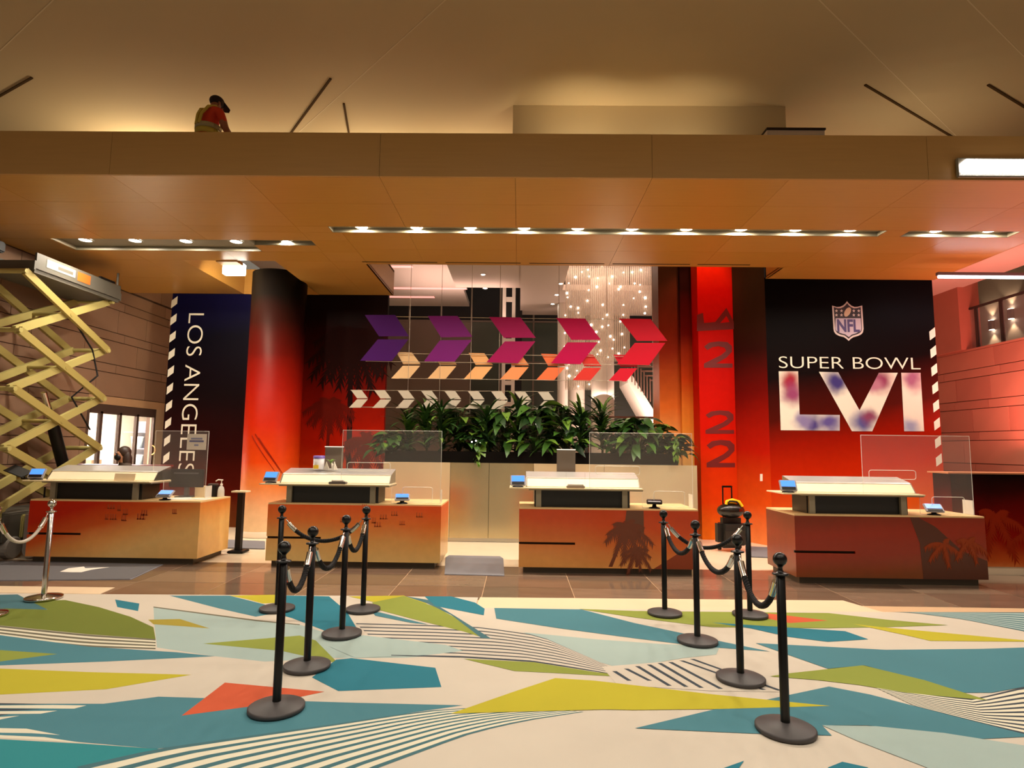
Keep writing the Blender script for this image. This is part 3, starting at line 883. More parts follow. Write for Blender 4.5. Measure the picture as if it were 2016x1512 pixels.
lower = [(690, 715), (1310, 715), (1330, 960), (1310, 1030), (1200, 1085), (1090, 1120), (1018, 1180), (930, 1115), (790, 1075), (700, 1020), (680, 960)]
wall_poly(s_(lower), SY, 0.008, 'emblem_panel', mat('emblem_lilac', srgb(196, 180, 196), 0.5), sb)
a, b = [py(*q, SY) for q in s_([(720, 740), (1290, 1060)])]
fit_text('NFL', a.x, b.x, b.z, a.z, SY-0.010, 0.03).build('emblem_letters', M_shb, sb)
for (x, y, r) in ((710, 530, 26), (835, 530, 26), (1140, 530, 26), (1262, 530, 26), (710, 635, 26), (835, 635, 26), (1140, 635, 26), (1262, 635, 26)):
    st = [(x+r*(1.6 if i % 2 == 0 else 0.7)*math.sin(math.pi*i/5), y-r*(1.6 if i % 2 == 0 else 0.7)*math.cos(math.pi*i/5)) for i in range(10)]
    wall_poly(s_(st), SY, 0.008, 'emblem_star', M_shw, sb)
fb = []
for i in range(18):
    w = 2*math.pi*i/18
    x, y = 70*math.cos(w), 125*math.sin(w)
    fb.append((985+x*math.cos(0.5)-y*math.sin(0.5), 560+x*math.sin(0.5)+y*math.cos(0.5)))
wall_poly(s_(fb), SY, 0.009, 'emblem_ball', mat('emblem_tan', srgb(206, 178, 150), 0.5), sb)
wall_poly([(1495, 933), (1500, 933), (1500, 947), (1495, 947)], SY+0.02, 0.03, 'light_switch', M_white, sb)

# red lettered pillar and the walls either side of it
PY = 11.1
pl = tag(MB().box(3.30, 3.95, PY, PY+0.6, -0.006, 6.6).build('pillar_red', M_pPil), 'bright red pillar with dark vertical lettering behind the third desk', None, kind='structure')
def arc_glyph(u0, v0, w, h, flip=False):
    """a dark bent stroke of the vertical lettering, lying on its side"""
    pts = [(0.0, 1.0), (1.0, 1.0), (1.0, 0.84), (0.42, 0.84), (0.78, 0.62), (0.98, 0.40), (0.98, 0.18), (0.82, 0.03), (0.5, 0.0), (0.18, 0.05), (0.0, 0.2), (0.12, 0.33), (0.3, 0.22), (0.5, 0.18), (0.72, 0.24), (0.78, 0.36), (0.6, 0.52), (0.0, 0.84)]
    out = []
    for (x, y) in pts:
        if flip: x = 1-x
        out.append((u0+x*w, v0+y*h))
    return out
M_glyph = mat('pillar_ink', srgb(112, 8, 4), 0.55)
for (u, v, w, h, f) in ((1386, 672, 56, 52, False), (1389, 808, 56, 46, False), (1391, 866, 56, 54, False)):
    wall_poly(arc_glyph(u, v, w, h, f), PY, 0.004, 'glyph', M_glyph, pl)
wall_poly([(1372, 620), (1384, 616), (1386, 636), (1408, 634), (1430, 606), (1446, 636), (1446, 648), (1372, 652)], PY, 0.004, 'glyph', M_glyph, pl)
wall_poly([(1418, 636), (1430, 622), (1436, 634)], PY, 0.0045, 'glyph_counter', M_pPil, pl)
q = [Vector((3.95, 11.12, 0)), Vector((4.28, SY, 0)), Vector((4.33, SY+0.1, 0)), Vector((4.02, 11.2, 0))]
rt_ = MB().prism([(w.x, w.y, -0.006) for w in q], (0, 0, 5.4)).build('wall_return', M_pRet)
tag(rt_, 'dark red return wall between the red pillar and the SUPER BOWL wall', None, kind='structure')
a, b, c = py(1298, 700, 11.6), py(1338, 700, 11.6), py(1380, 700, 11.6)
tag(MB().box(a.x, b.x, 11.62, 12.2, -0.006, 6.6).build('wall_atrium_right', M_pSideA), 'brown to peach printed wall beside the planter', None, kind='structure')
tag(MB().box(b.x, c.x, 11.5, 12.2, -0.006, 6.6).build('wall_pillar_side', M_pSideB), 'black to orange printed wall left of the red pillar', None, kind='structure')

# ------------------------------------------------------------------ right side
RX = 9.0
wr = tag(MB().box(RX, RX+0.3, 4, 16, -0.006, 3.62).build('wall_right', M_mortar), 'pink lit stone block wall beyond the fourth desk', None, kind='structure')
stone_wall(wr, RX, -1, 9.5, 15.8, 0.15, 3.62, (M_rstone, M_rstone2), 8)
MB().box(RX-0.03, RX+0.3, 4, 16, 3.62, 3.66).build('coping', M_rstone2, wr)
pa, pb = px(1843, 650, RX-0.4).y, px(1892, 650, RX-0.1).y
tag(MB().box(RX-0.12, RX+0.3, pb, pa+1.2, 3.66, 7.3).build('wall_pilaster', M_rstone), 'pink plastered pilaster above the right stone wall', None, kind='structure')
tag(MB().box(7.23, RX, 6.0, 16, 4.95, 5.0).build('ceiling_right', mat('pink_ceiling', srgb(226, 190, 176), 0.8)), 'low plaster ceiling washed pink at the right', None, kind='structure')
up = tag(MB().box(12.0, 12.2, 4, 20, 3.0, 6.3).build('wall_gallery', mat('gallery_wall', srgb(150, 128, 110), 0.8)), 'grey gallery wall with two wall lights', None, kind='structure')
MB().box(RX+0.3, 12.2, 4, 20, 3.5, 3.6).build('gallery_floor', M_offwhite, up)
MB().box(RX, 12.2, 4, 20, 6.3, 6.4).build('gallery_ceiling', M_offwhite, up)
gl = thing('balustrade', 'clear glass balustrade with dark posts on top of the right stone wall', 'railing', (RX+0.1, 10.5, 3.66))
M_rail = mat('dark_rail', srgb(54, 38, 32), 0.5)
MB().box(-0.02, 0.02, -2, 3.2, 0.82, 0.86).build('handrail', M_rail, gl)
for u in (1925, 1975, 2030):
    y = px(u, 660, RX+0.1).y-10.5
    MB().box(-0.02, 0.02, y-0.03, y+0.03, 0, 0.82).build('post', M_rail, gl)
ys = [px(u, 660, RX+0.1).y-10.5 for u in (1893, 1925, 1975, 2030)]
for a, b in zip(ys, ys[1:]):
    MB().box(-0.006, 0.006, b+0.04, a-0.04, 0.03, 0.8).build('pane', glass_mat('rail_glass%d' % len(MATS), (0.8, 0.75, 0.7), 0.10), gl)
for i, (u, v, lab) in enumerate(((1952, 640, 'left glowing wall light on the upper gallery wall'), (1990, 618, 'right glowing wall light on the upper gallery wall'))):
    p = px(u, v, 11.95)
    t = thing('wall_light', lab, 'wall lamp', (11.99, p.y, p.z), group='gallery wall lights')
    MB().box(-0.08, 0.0, -0.06, 0.06, -0.12, 0.12).build('housing', M_chrome, t)
    MB().box(-0.07, -0.01, -0.05, 0.05, 0.12, 0.125).box(-0.07, -0.01, -0.05, 0.05, -0.125, -0.12).build('lens', M_bulb, t)
    for zz, rx in ((0.16, math.pi), (-0.16, 0)):
        o = lamp('wall_light_beam', 'SPOT', (-0.07, 0, zz), 22, WARM, (rx, 0, 0), spot_size=R(80), spot_blend=0.5, shadow_soft_size=0.03)
        o.parent = t
p, q = py(1845, 545, 9.3), py(2120, 549, 9.3)
t = thing('tube_light', 'long white tube light under the pink ceiling at right', 'lamp', (p.x, 9.3, p.z))
MB().box(0, q.x-p.x, -0.03, 0.03, 0.02, 0.07).build('housing', mat('tube_housing', srgb(110, 90, 96), 0.5), t)
MB().tube([(0.02, 0, 0), (q.x-p.x, 0, 0)], 0.022, 10).build('tube', mat('tube_glow', (1, 1, 1, 1), 0.5, emis=12, ecol=(0.96, 0.92, 1, 1)), t)
o = lamp('tube_beam', 'AREA', ((q.x-p.x)/2, 0, -0.06), 10, (0.96, 0.92, 1), shape='RECTANGLE', size=1.8, size_y=0.06); o.parent = t
for (u, v) in ((0, 0),):
    p, q = py(1930, 509, 8.9), py(2100, 511, 8.9)
    MB().box(p.x, q.x, 8.88, 8.92, 4.93, 4.95).build('ceiling_groove', M_darkgap, bpy.data.objects['ceiling_right'])
# tall printed counter wall at the right edge
M_pCnt = print_mat('print_counter', [(0.0, (236, 160, 90)), (0.16, (196, 90, 36)), (0.34, (150, 20, 4)), (0.6, (110, 8, 4)), (0.85, (50, 6, 4)), (1.0, (24, 6, 4))], 0, 1.3, warp=0.12, wscale=2.0)
p = py(1905, 933, 8.25)
t = thing('printed_counter', 'tall dark red printed counter at the right edge behind the fourth desk', 'counter', (0, 8.25, 0))
MB().box(5.78, 8.95, 0, 0.35, 0.11, p.z).build('body', M_pCnt, t)
MB().box(5.80, 8.95, 0.02, 0.35, 0, 0.11).build('plinth', M_cream, t)
MB().box(5.74, 8.95, -0.02, 0.40, p.z, p.z+0.02).build('ledge', mat('counter_ledge', srgb(200, 130, 90), 0.4), t)
palm(t, 6.35, -0.001, 0.15, 0.62, 0.42, mat('palm_orange', srgb(150, 40, 8), 0.5, spec=0.1), 12, 0.0, 6, False)
palm(t, 6.95, -0.001, 0.15, 0.45, 0.45, mat('palm_orange', srgb(150, 40, 8), 0.5, spec=0.1), 13, 0.0, 6, False)
# ------------------------------------------------------------------ atrium behind the planter
BY = 20.0
M_dglass = mat('dark_glazing', srgb(124, 108, 94), 0.35, var=0.15, scale=0.6)  # paler base colour stands for the interior reflected in the glazing
M_dgreen = mat('dark_glazing_green', srgb(72, 80, 70), 0.3, var=0.2, scale=0.8)
M_mull = mat('mullion', srgb(120, 104, 90), 0.4)
M_void = mat('void_black', srgb(14, 11, 10), 0.7)
wn = thing('window_1', 'dark night glazing at the back of the atrium', None, (0, BY, 0), kind='structure')
xs = [py(u, 700, BY).x for u in (560, 630, 690, 745, 804, 867, 927, 985, 1050, 1120, 1200, 1300, 1400)]
zt = py(850, 603, BY).z
zm = py(850, 712, BY).z
for i, (a, b) in enumerate(zip(xs, xs[1:])):
    for (c, d, mm) in ((0.0, zm, M_dglass if i < 6 else M_dgreen), (zm, zt-0.5, M_dglass if i < 6 else M_dgreen), (zt-0.5, 7.0, M_void)):
        MB().box(a+0.03, b-0.03, 0, 0.03, c+0.03, d-0.03).build('pane', mm, wn)
for a in xs:
    MB().box(a-0.03, a+0.03, -0.03, 0.06, 0, 7.0).build('mullion', M_mull, wn)
for z in (0.0, zm, zt-0.5, 7.0):
    MB().box(xs[0], xs[-1], -0.02, 0.05, z-0.03, z+0.03).build('transom', M_mull, wn)
tag(MB().box(-9, 9, 20.2, 20.3, -0.006, 8).build('wall_back', M_void), 'dark wall beyond the atrium glazing', None, kind='structure')
# left ceiling plate with its pink light lines
AZ = py(840, 602, BY-0.1).z
e1 = py(924, 600, BY-0.1).x
M_aceil = mat('atrium_ceiling', srgb(206, 190, 176), 0.8)
ca = tag(MB().box(-7, e1, 12.6, BY-0.05, AZ, AZ+0.15).build('ceiling_atrium', M_aceil), 'white atrium ceiling plate with pink light lines', None, kind='structure')
M_pinkled = mat('pink_led', (1, 0.3, 0.3, 1), 0.5, emis=1.4, ecol=(1, 0.34, 0.28, 1))
for i, (u0, u1, v, lab) in enumerate(((742, 812, 524, 'pink light line nearest the canopy on the atrium ceiling'), (768, 918, 567, 'long pink light line in the middle of the atrium ceiling'), (758, 855, 584, 'short pink light line farthest back on the atrium ceiling'))):
    p, q = fl(u0, v, AZ), fl(u1, v, AZ)
    t = thing('light_line', lab, 'ceiling light', ((p.x+q.x)/2, (p.y+q.y)/2, AZ), group='pink light lines on the atrium ceiling')
    w = (q.x-p.x)/2
    MB().box(-w-0.02, w+0.02, -0.11, 0.11, -0.01, 0).build('housing', M_aceil, t)
    MB().box(-w, w, -0.09, 0.09, -0.016, -0.01).build('diffuser', M_pinkled, t)
# right ceiling plate, shaft between the two
e2, e3 = py(1008, 605, 18).x, 6.0
p = py(1060, 620, 18.5)
xq = py(1110, 560, 15).x
cb = tag(MB().box(e2+0.25, xq, 12.6, 18.5, p.z, p.z+0.15).box(xq, e3, 15.5, 18.5, p.z, p.z+0.15).build('ceiling_lobby', M_aceil), 'beige ceiling plate with small spots above the chandelier', None, kind='structure')
MB().box(e1+0.02, e2+0.25, 12.6, 15.5, p.z+0.05, p.z+0.2).build('ceiling_link', M_aceil, cb)
for i, (u, v) in enumerate(((955, 567), (951, 540), (1104, 558), (1096, 580), (1088, 598))):
    zz = p.z if u > 1000 else p.z+0.05
    s = fl(u, v, zz)
    t = thing('spot_light', 'tiny ceiling spot in the atrium, number %s counted from the left' % ORD[(1, 0, 4, 3, 2)[i]], 'ceiling light', (s.x, s.y, zz), group='tiny spots in the atrium ceiling')
    MB().lathe([(0.07, 0), (0.07, -0.01), (0.05, -0.012)], 12).build('ring', M_white, t)
    MB().lathe([(0.05, -0.011), (0.001, -0.011)], 12).build('lens', M_bulb, t)
# steel lattice column
p0, p1 = py(990, 810, 17.5), py(1009, 810, 17.5)
t = thing('lattice_column', None, None, ((p0.x+p1.x)/2, 17.5, 0), kind='structure')
tag(t, 'pale steel ladder column in the middle of the atrium')
w = (p1.x-p0.x)/2
for s in (-1, 1):
    MB().box(s*w-0.05, s*w+0.05, -0.08, 0.08, 0, 6.9).build('chord', M_white, t)
for k in range(11):
    MB().box(-w, w, -0.06, 0.06, 0.3+k*0.62, 0.42+k*0.62).build('rung', M_white, t)
tag(MB().box(-0.55, 0.05, 17.9, 18.3, -0.006, 7.5).build('wall_lift_shaft', M_void), 'black lift shaft behind the steel ladder column', None, kind='structure')
# white round columns
def white_col(u0, u1, Y, zt_, lab):
    a, b = py(u0, 800, Y), py(u1, 800, Y)
    r = (b.x-a.x)/2
    t = thing('column_white', lab, None, ((a.x+b.x)/2, Y, 0), kind='structure')
    MB().lathe([(r, 0), (r, zt_), (r*0.9, zt_+0.05), (0.001, zt_+0.05)], 32).build('shaft', M_white, t)
    MB().lathe([(r*1.15, 0), (r*1.15, 0.15), (r, 0.17)], 32).build('base', M_offwhite, t)
white_col(1097, 1118, 17.0, py(1107, 600, 17).z, 'slim white column left of the chandelier')
white_col(1119, 1151, 17.6, py(1135, 600, 17.6).z, 'pink lit white column below the chandelier')
white_col(1164, 1209, 15.5, 6.2, 'broad white column right of the chandelier')
# chandelier
ch = thing('chandelier', 'hanging chandelier of fine beige strands dotted with small lights', 'chandelier', (0, 0, 0))
CYc = 14.2
M_strand = glass_mat('strand_glass', (0.95, 0.80, 0.66), 0.26, 0.3)
M_dot = mat('strand_light', (1, 1, 1, 1), 0.5, emis=10, ecol=(1, 0.85, 0.68, 1))
sm, bl = MB(), MB()
rnd = random.Random(4)
top = 6.6
for j in range(4):
    Yj = CYc + j*0.28
    n = 46
    for i in range(n):
        u = 1114 + (1284-1114)*i/(n-1)
        vb = 620 if u > 1240 else (712 if u > 1166 else 768)
        a = py(u, vb-3*j, Yj)
        sm.box(a.x-0.018, a.x+0.018, Yj-0.004, Yj+0.004, a.z, top)
for v in range(518, 770, 14):
    for u in range(1118, 1284, 21):
        if rnd.random() < 0.3: continue
        uu = u+rnd.uniform(-7, 7); vv = v+rnd.uniform(-5, 5)
        if (uu > 1238 and vv > 618) or (uu > 1164 and vv > 708): continue
        jj = rnd.choice((0, 0, 1, 2))
        p = py(uu, vv, CYc+jj*0.28-0.03)
        bl.ball(p, rnd.choice((0.016, 0.022, 0.030)), 6, 4)
tag(sm.build('strand', M_strand, ch), None, None, kind='stuff')
tag(bl.build('light_dot', M_dot, ch), None, None, kind='stuff')
a, b = py(1112, 530, CYc), py(1286, 530, CYc)
MB().box(a.x, b.x, CYc-0.1, CYc+1.0, top, top+0.12).build('ceiling_plate', M_offwhite, ch)
o = lamp('chandelier_glow', 'POINT', ((a.x+b.x)/2, CYc-0.9, 3.0), 22, (1, 0.75, 0.55), shadow_soft_size=0.5); o.parent = ch
# staircase
st = thing('staircase', 'flight of stairs with slatted dark balustrade at the right of the atrium', 'stairs', (0, 16.5, 0))
sa, sb_ = py(1236, 742, 16.5), py(1296, 840, 16.5)
MB().prism([(sa.x, 0, sa.z+0.25), (sb_.x, 0, sb_.z+0.25), (sb_.x, 0, sb_.z-0.25), (sa.x, 0, sa.z-0.15)], (0, 1.4, 0)).build('stringer', M_white, st)
MB().box(sb_.x-0.5, sb_.x+0.6, 0.1, 1.3, 0, sb_.z-0.1).build('support_wall', M_white, st)
for k in range(11):
    a = py(1244+k*6, 706+k*6.5, 16.3); b = py(1248+k*6, 752+k*6.5, 16.3)
    MB().box(a.x-0.012, a.x+0.012, -0.2, -0.17, b.z, a.z).build('baluster', mat('stair_slat', srgb(112, 78, 62), 0.6), st)
for k in range(6):
    a = py(1246+k*1, 712+k*9, 16.3); b = py(1298, 712+k*9, 16.3)
    if b.x > a.x:
        MB().box(a.x+k*0.10, b.x+0.3, -0.16, -0.13, a.z-0.02, a.z+0.02).build('slat', mat('stair_slat', srgb(112, 78, 62), 0.6), st)
hr = thing('handrail', 'brown handrail crossing behind the planter at right', 'railing', (0, 13.4, 0))
a, b = py(1085, 818, 13.4), py(1300, 822, 13.4)
MB().box(a.x, b.x, -0.03, 0.03, a.z-0.04, a.z).build('top_rail', mat('rail_brown', srgb(110, 66, 48), 0.5), hr)
MB().box(a.x, b.x, -0.02, 0.02, a.z-0.34, a.z-0.31).build('mid_rail', mat('rail_brown', srgb(110, 66, 48), 0.5), hr)
for u in (1090, 1160, 1230, 1295):
    c = py(u, 818, 13.4)
    MB().box(c.x-0.025, c.x+0.025, -0.025, 0.025, 0, a.z-0.04).build('post', mat('rail_brown', srgb(110, 66, 48), 0.5), hr)
# unseen lights without fixtures, added to fill the atrium and right side
lamp('atrium_fill_left', 'AREA', (-1.8, 16.5, 5.4), 60, (1, 0.66, 0.56), (math.pi, 0, 0), shape='RECTANGLE', size=3, size_y=3)
lamp('atrium_fill_right', 'AREA', (3.0, 16.0, 2.5), 100, (1, 0.70, 0.58), (R(150), 0, 0), shape='RECTANGLE', size=3, size_y=2)
lamp('atrium_floor_fill', 'AREA', (1.2, 14.6, 6.0), 70, (1, 0.72, 0.58), (0, 0, 0), shape='RECTANGLE', size=4, size_y=2)
lamp('pink_fill_right', 'AREA', (8.2, 9.4, 2.2), 110, (1.0, 0.30, 0.24), (R(160), 0, 0), shape='RECTANGLE', size=1.2, size_y=3)
lamp('red_pillar_spot', 'SPOT', (3.4, 10.0, 6.0), 130, (1.0, 0.25, 0.12), (R(38), 0, 0), spot_size=R(50), spot_blend=0.7, shadow_soft_size=0.1)

# ------------------------------------------------------------------ planter with steel front
PLY = 10.45
M_pst = mat('planter_steel', srgb(206, 190, 150), 0.26, metal=0.9, var=0.22, scale=1.3, stretch=(1.2, 1, 0.5))  # warm noise in the colour imitates reflections in the steel
M_pst2 = mat('planter_steel_pale', srgb(226, 208, 170), 0.36, metal=0.6, var=0.10, scale=1.5, stretch=(1.2, 1, 0.5))
pz = py(1000, 912, PLY).z
pn = thing('planter', 'long steel fronted planter with a black trough behind the desks', 'planter', (0, PLY, 0))
cuts = [py(u, 990, PLY).x for u in (752, 885, 962, 1050, 1190, 1374)]
for i, (a, b) in enumerate(zip(cuts, cuts[1:])):
    MB().box(a+0.003, b-0.003, 0, 0.03, 0.06, pz).build('panel', (M_pst2, M_pst, M_pst, M_pst2, M_pst2)[i], pn)
MB().box(cuts[0], cuts[-1], 0.03, 0.70, 0.0, pz-0.02).build('carcass', M_darkgap, pn)
MB().box(cuts[0], cuts[-1], 0.02, 0.05, 0.0, 0.06).build('kick_strip', M_steel, pn)
tz = py(1000, 890, PLY).z
tx = py(1336, 900, PLY).x
MB().box(cuts[0]+0.02, tx, 0.02, 0.06, pz, tz).box(cuts[0]+0.02, tx, 0.62, 0.66, pz, tz).box(cuts[0]+0.02, cuts[0]+0.06, 0.02, 0.66, pz, tz).box(tx-0.04, tx, 0.02, 0.66, pz, tz).build('trough', mat('trough_black', srgb(14, 11, 9), 0.8, spec=0.05), pn)
tag(MB().box(cuts[0]+0.05, tx-0.03, 0.05, 0.63, pz, tz-0.04).build('soil', mat('soil', srgb(30, 22, 16), 0.9, bump=0.4), pn), None, None, kind='stuff')
# ------------------------------------------------------------------ plants, each with its own leaves
def leaf_mesh(name, L, W, kind, m):
    mb = MB()
    n = 6
    vs_ = []; fs_ = []
    for i in range(n+1):
        t = i/n
        if kind == 'heart': w = W*math.sin(math.pi*min(1, t*0.93+0.10))**0.75*(1.0-0.35*t)
        elif kind == 'strap': w = W*(math.sin(math.pi*(0.12+0.88*t))**0.6)
        else: w = W*math.sin(math.pi*(0.05+0.95*t))
        if i == n: w = 0.001
        z = -0.55*L*t*t + (0.10*L*t)
        y = L*t*(1-0.15*t)
        vs_ += [(-w, y, z+w*0.25), (0, y, z), (w, y, z+w*0.25)]
    for i in range(n):
        b = i*3
        fs_ += [(b, b+1, b+4, b+3), (b+1, b+2, b+5, b+4)]
    mb.add(vs_, fs_, 0, True)
    return mb.mesh(name, m)
M_lf = [mat('leaf_dark', srgb(36, 70, 22), 0.42, var=0.2, scale=12), mat('leaf_mid', srgb(58, 98, 30), 0.42, var=0.2, scale=12), mat('leaf_light', srgb(98, 132, 44), 0.42, var=0.2, scale=12), mat('leaf_deep', srgb(22, 48, 18), 0.4, var=0.2, scale=12)]
heart = [leaf_mesh('leaf', 0.22, 0.085, 'heart', m) for m in M_lf]
strap = [leaf_mesh('leaf', 0.50, 0.026, 'strap', m) for m in M_lf]
broad = [leaf_mesh('leaf', 0.36, 0.06, 'oval', m) for m in M_lf]
M_stem = mat('plant_stem', srgb(50, 66, 26), 0.6)
def plant(u, v_top, kind, lab, n, dep, seed, spread=0.34):
    rnd = random.Random(seed)
    y = PLY + dep
    tp = py(u, v_top, y)
    base = Vector((tp.x, y, tz-0.05))
    h = max((tp.z-base.z)*1.12, 0.30)
    t = thing('plant', lab, 'plant', base, group='leafy plants in the steel planter')
    stem = MB()
    for i in range(n):
        an = rnd.uniform(0, 2*math.pi)
        f = (i+0.5)/n
        pal = rnd.choices((0, 1, 2, 3), (4, 5, 2, 3))[0]
        if kind == 'strap':
            me = strap[pal]
            zz = h*(0.10+0.75*f)
            M = TR(0.03*math.cos(an), 0.03*math.sin(an), zz, 0, 0, an) @ TR(0, 0, 0, R(rnd.uniform(20, 75)), 0, 0, rnd.uniform(0.8, 1.3))
        else:
            me = (heart if kind == 'heart' else broad)[pal]
            r = spread*rnd.uniform(0.15, 1.0)*(1.0-0.5*f)
            zz = h*(0.1+0.86*f)
            p = Vector((r*math.cos(an), r*0.6*math.sin(an), zz))
            stem.tube([(0, 0, 0), (p.x*0.5, p.y*0.5, zz*0.7), p], 0.006, 4, cap=False)
            M = TR(p.x, p.y, p.z, 0, 0, an-math.pi/2) @ TR(0, 0, 0, R(rnd.uniform(-15, 40)), R(rnd.uniform(-25, 25)), 0, rnd.uniform(0.9, 1.45))
        inst('leaf', me, t, M)
    if kind == 'strap':
        stem.tube([(0, 0, 0), (0, 0, h*0.6)], 0.02, 6)
    stem.build('stem', M_stem, t)
    return t
PL = [(772, 858, 'heart', 'low bushy plant at the left end of the steel planter'), (806, 830, 'strap', 'spiky pale green plant second from the planter left end'), (842, 812, 'strap', 'yellow green spiky plant under the fourth small chevron'),
      (872, 806, 'strap', 'tall dark spiky plant left of the planter middle'), (905, 808, 'broad', 'broad leaved plant left of the planter middle'), (934, 828, 'heart', 'dark heart leaved plant just left of the planter middle'),
      (962, 818, 'strap', 'arching spiky plant in the middle of the planter'), (992, 812, 'broad', 'broad dark leafy plant in the middle of the planter'), (1022, 800, 'strap', 'tallest dark plant right of the planter middle'),
      (1052, 806, 'broad', 'dense broad leaved plant under the last small chevron'), (1084, 812, 'heart', 'large heart leaved plant right of the planter middle'), (1112, 808, 'broad', 'reddish tipped leafy plant before the slim white column'),
      (1146, 812, 'strap', 'bushy spiky plant before the pink column'), (1186, 800, 'strap', 'thin grassy plant before the broad white column'), (1222, 838, 'heart', 'low leafy plant right of the broad white column'),
      (1256, 830, 'broad', 'low broad leaved plant under the stairs'), (1288, 840, 'heart', 'low heart leaved plant before the brown handrail end'), (1322, 862, 'heart', 'trailing vine at the right end of the steel planter')]
for i, (u, v, k, lab) in enumerate(PL):
    plant(u, v, k, lab, {'strap': 80, 'heart': 56, 'broad': 62}[k], (0.22, 0.40, 0.30)[i % 3], 40+i)
def vine(u, v0, v1, lab, seed):
    rnd = random.Random(seed)
    a, b = py(u, v0, PLY-0.06), py(u, v1, PLY-0.06)
    t = thing('vine', lab, 'plant', a, group='vines hanging over the planter edge')
    MB().tube([(0, 0.12, 0.05), (0, 0, 0.02), (0.02, -0.02, (b.z-a.z)*0.6), (0, -0.02, b.z-a.z)], 0.006, 5).build('stem', M_stem, t)
    for k in range(11):
        z = (b.z-a.z)*k/10
        inst('leaf', heart[rnd.choice((1, 2))], t, TR(0, -0.03, z, R(rnd.uniform(-60, -20)), 0, R(180+rnd.uniform(-100, 100)), 0.55))
vine(940, 872, 912, 'leafy vine hanging over the steel front near the planter middle', 3)
vine(1330, 868, 902, 'leafy vine hanging down beside the printed wall', 4)
# string of tiny lights among the leaves
for i, (u, v, lab) in enumerate(((937, 870, 'left cluster of tiny white lights among the plants'), (1056, 832, 'right cluster of tiny white lights among the plants'))):
    p = py(u, v, PLY+0.02)
    t = thing('light_cluster', lab, 'string light', p, group='tiny lights among the plants')
    for k in range(3):
        MB().ball(((k-1)*0.07, 0, 0.02*((k+i) % 2)), 0.014, 8, 6).build('bulb', M_dot, t)
    MB().tube([(-0.12, 0.05, 0), (0, 0.03, 0.01), (0.12, 0.05, 0)], 0.003, 5).build('wire', M_blackm, t)

# ------------------------------------------------------------------ hanging chevrons
HY = 10.70
fr = thing('hanging_wires', 'thin steel wires and rods that carry the hanging chevrons', 'frame', (0, HY, 0))
def wire(a, b, r, name, dy=0.02):
    p, q = py(*a, HY+dy), py(*b, HY+dy)
    p.y = q.y = dy
    MB().tube([p, q], r, 6).build(name, mat('wire_steel', srgb(190, 178, 160), 0.3, metal=0.8), fr)
for a, b in (((745, 623), (1282, 630)), ((720, 711), (1282, 719)), ((786, 696), (1240, 702)), ((786, 745), (1225, 750)), ((690, 768), (1090, 771)), ((690, 801), (1090, 805))):
    wire(a, b, 0.005, 'rod')
for (u0, u1) in ((805, 800), (867, 862), (927, 923), (983, 980), (1100, 1098), (1195, 1194), (1285, 1287)):
    c = py(u0, 700, HY+0.03); z0 = py(u1, 815, HY+0.03).z
    MB().tube([(c.x, 0.03, z0), (c.x, 0.03, CZ-0.3)], 0.004, 6).build('cable', mat('wire_steel', srgb(190, 178, 160), 0.3, metal=0.8), fr)
def chevron(up, lo, col, lab, grp, dy=0.0):
    c = py((up[2][0]+up[3][0])/2, up[2][1], HY-dy)
    t = thing('chevron', lab, 'chevron panel', (c.x, HY-dy, c.z), group=grp)
    m = mat('chevron_%d_%d_%d' % col, srgb(*col), 0.45, spec=0.15)
    for nm, P in (('upper_half', up), ('lower_half', lo)):
        q = []
        for (u, v) in P:
            w = py(u, v, HY-dy); q.append((w.x-c.x, 0, w.z-c.z))
        MB().prism(q, (0, 0.008, 0)).build(nm, m, t)
BIG = ([(718, 620), (778, 620), (805, 662), (746, 662)], [(744, 668), (804, 668), (771, 711), (709, 710)]), ([(842, 622), (901, 622), (930, 663), (868, 664)], [(866, 670), (929, 669), (895, 712), (835, 711)]), \
      ([(963, 624), (1025, 625), (1055, 665), (992, 665)], [(994, 672), (1054, 672), (1020, 715), (958, 713)]), ([(1095, 626), (1152, 627), (1183, 669), (1125, 669)], [(1117, 674), (1177, 674), (1143, 717), (1085, 715)]), \
      ([(1219, 627), (1281, 628), (1314, 671), (1254, 671)], [(1250, 675), (1310, 675), (1278, 719), (1215, 717)])
BC = ((66, 16, 92), (116, 28, 112), (158, 16, 84), (186, 0, 74), (204, 14, 42))
BL = ('large dark purple chevron at the left of the top row', 'large violet chevron, second of the top row', 'large plum chevron in the middle of the top row', 'large magenta chevron, fourth of the top row', 'large red chevron at the right end of the top row')
for (a, b), c, l in zip(BIG, BC, BL):
    chevron(a, b, c, l, 'large hanging chevrons')
MCc = ((226, 186, 138), (228, 182, 130), (236, 176, 116), (236, 150, 96), (234, 116, 70), (214, 56, 48), (206, 26, 48))
ML = ('sand coloured', 'pale tan', 'light apricot', 'apricot', 'orange', 'brick red', 'crimson')
for i in range(7):
    s = 71.3*i; y = 1.2*i*0.7
    chevron([(780+s, 693+y), (811+s, 694+y), (828+s, 717+y), (794+s, 717+y)], [(793+s, 720+y), (827+s, 720+y), (805+s, 746+y), (770+s, 745+y)], MCc[i], 'medium %s chevron, %s from the left in the middle row' % (ML[i], ORD[i]), 'medium hanging chevrons', -0.06)
for i in range(9):
    s = 724+46.0*i; y = 0.45*i
    chevron([(s-33, 768+y), (s-12, 768+y), (s, 784+y), (s-21, 784+y)], [(s-21, 786+y), (s, 786+y), (s-14, 802.5+y), (s-37, 802.5+y)], (190, 178, 160), 'small pale beige chevron, %s from the left in the bottom row' % ORD[i], 'small hanging chevrons')
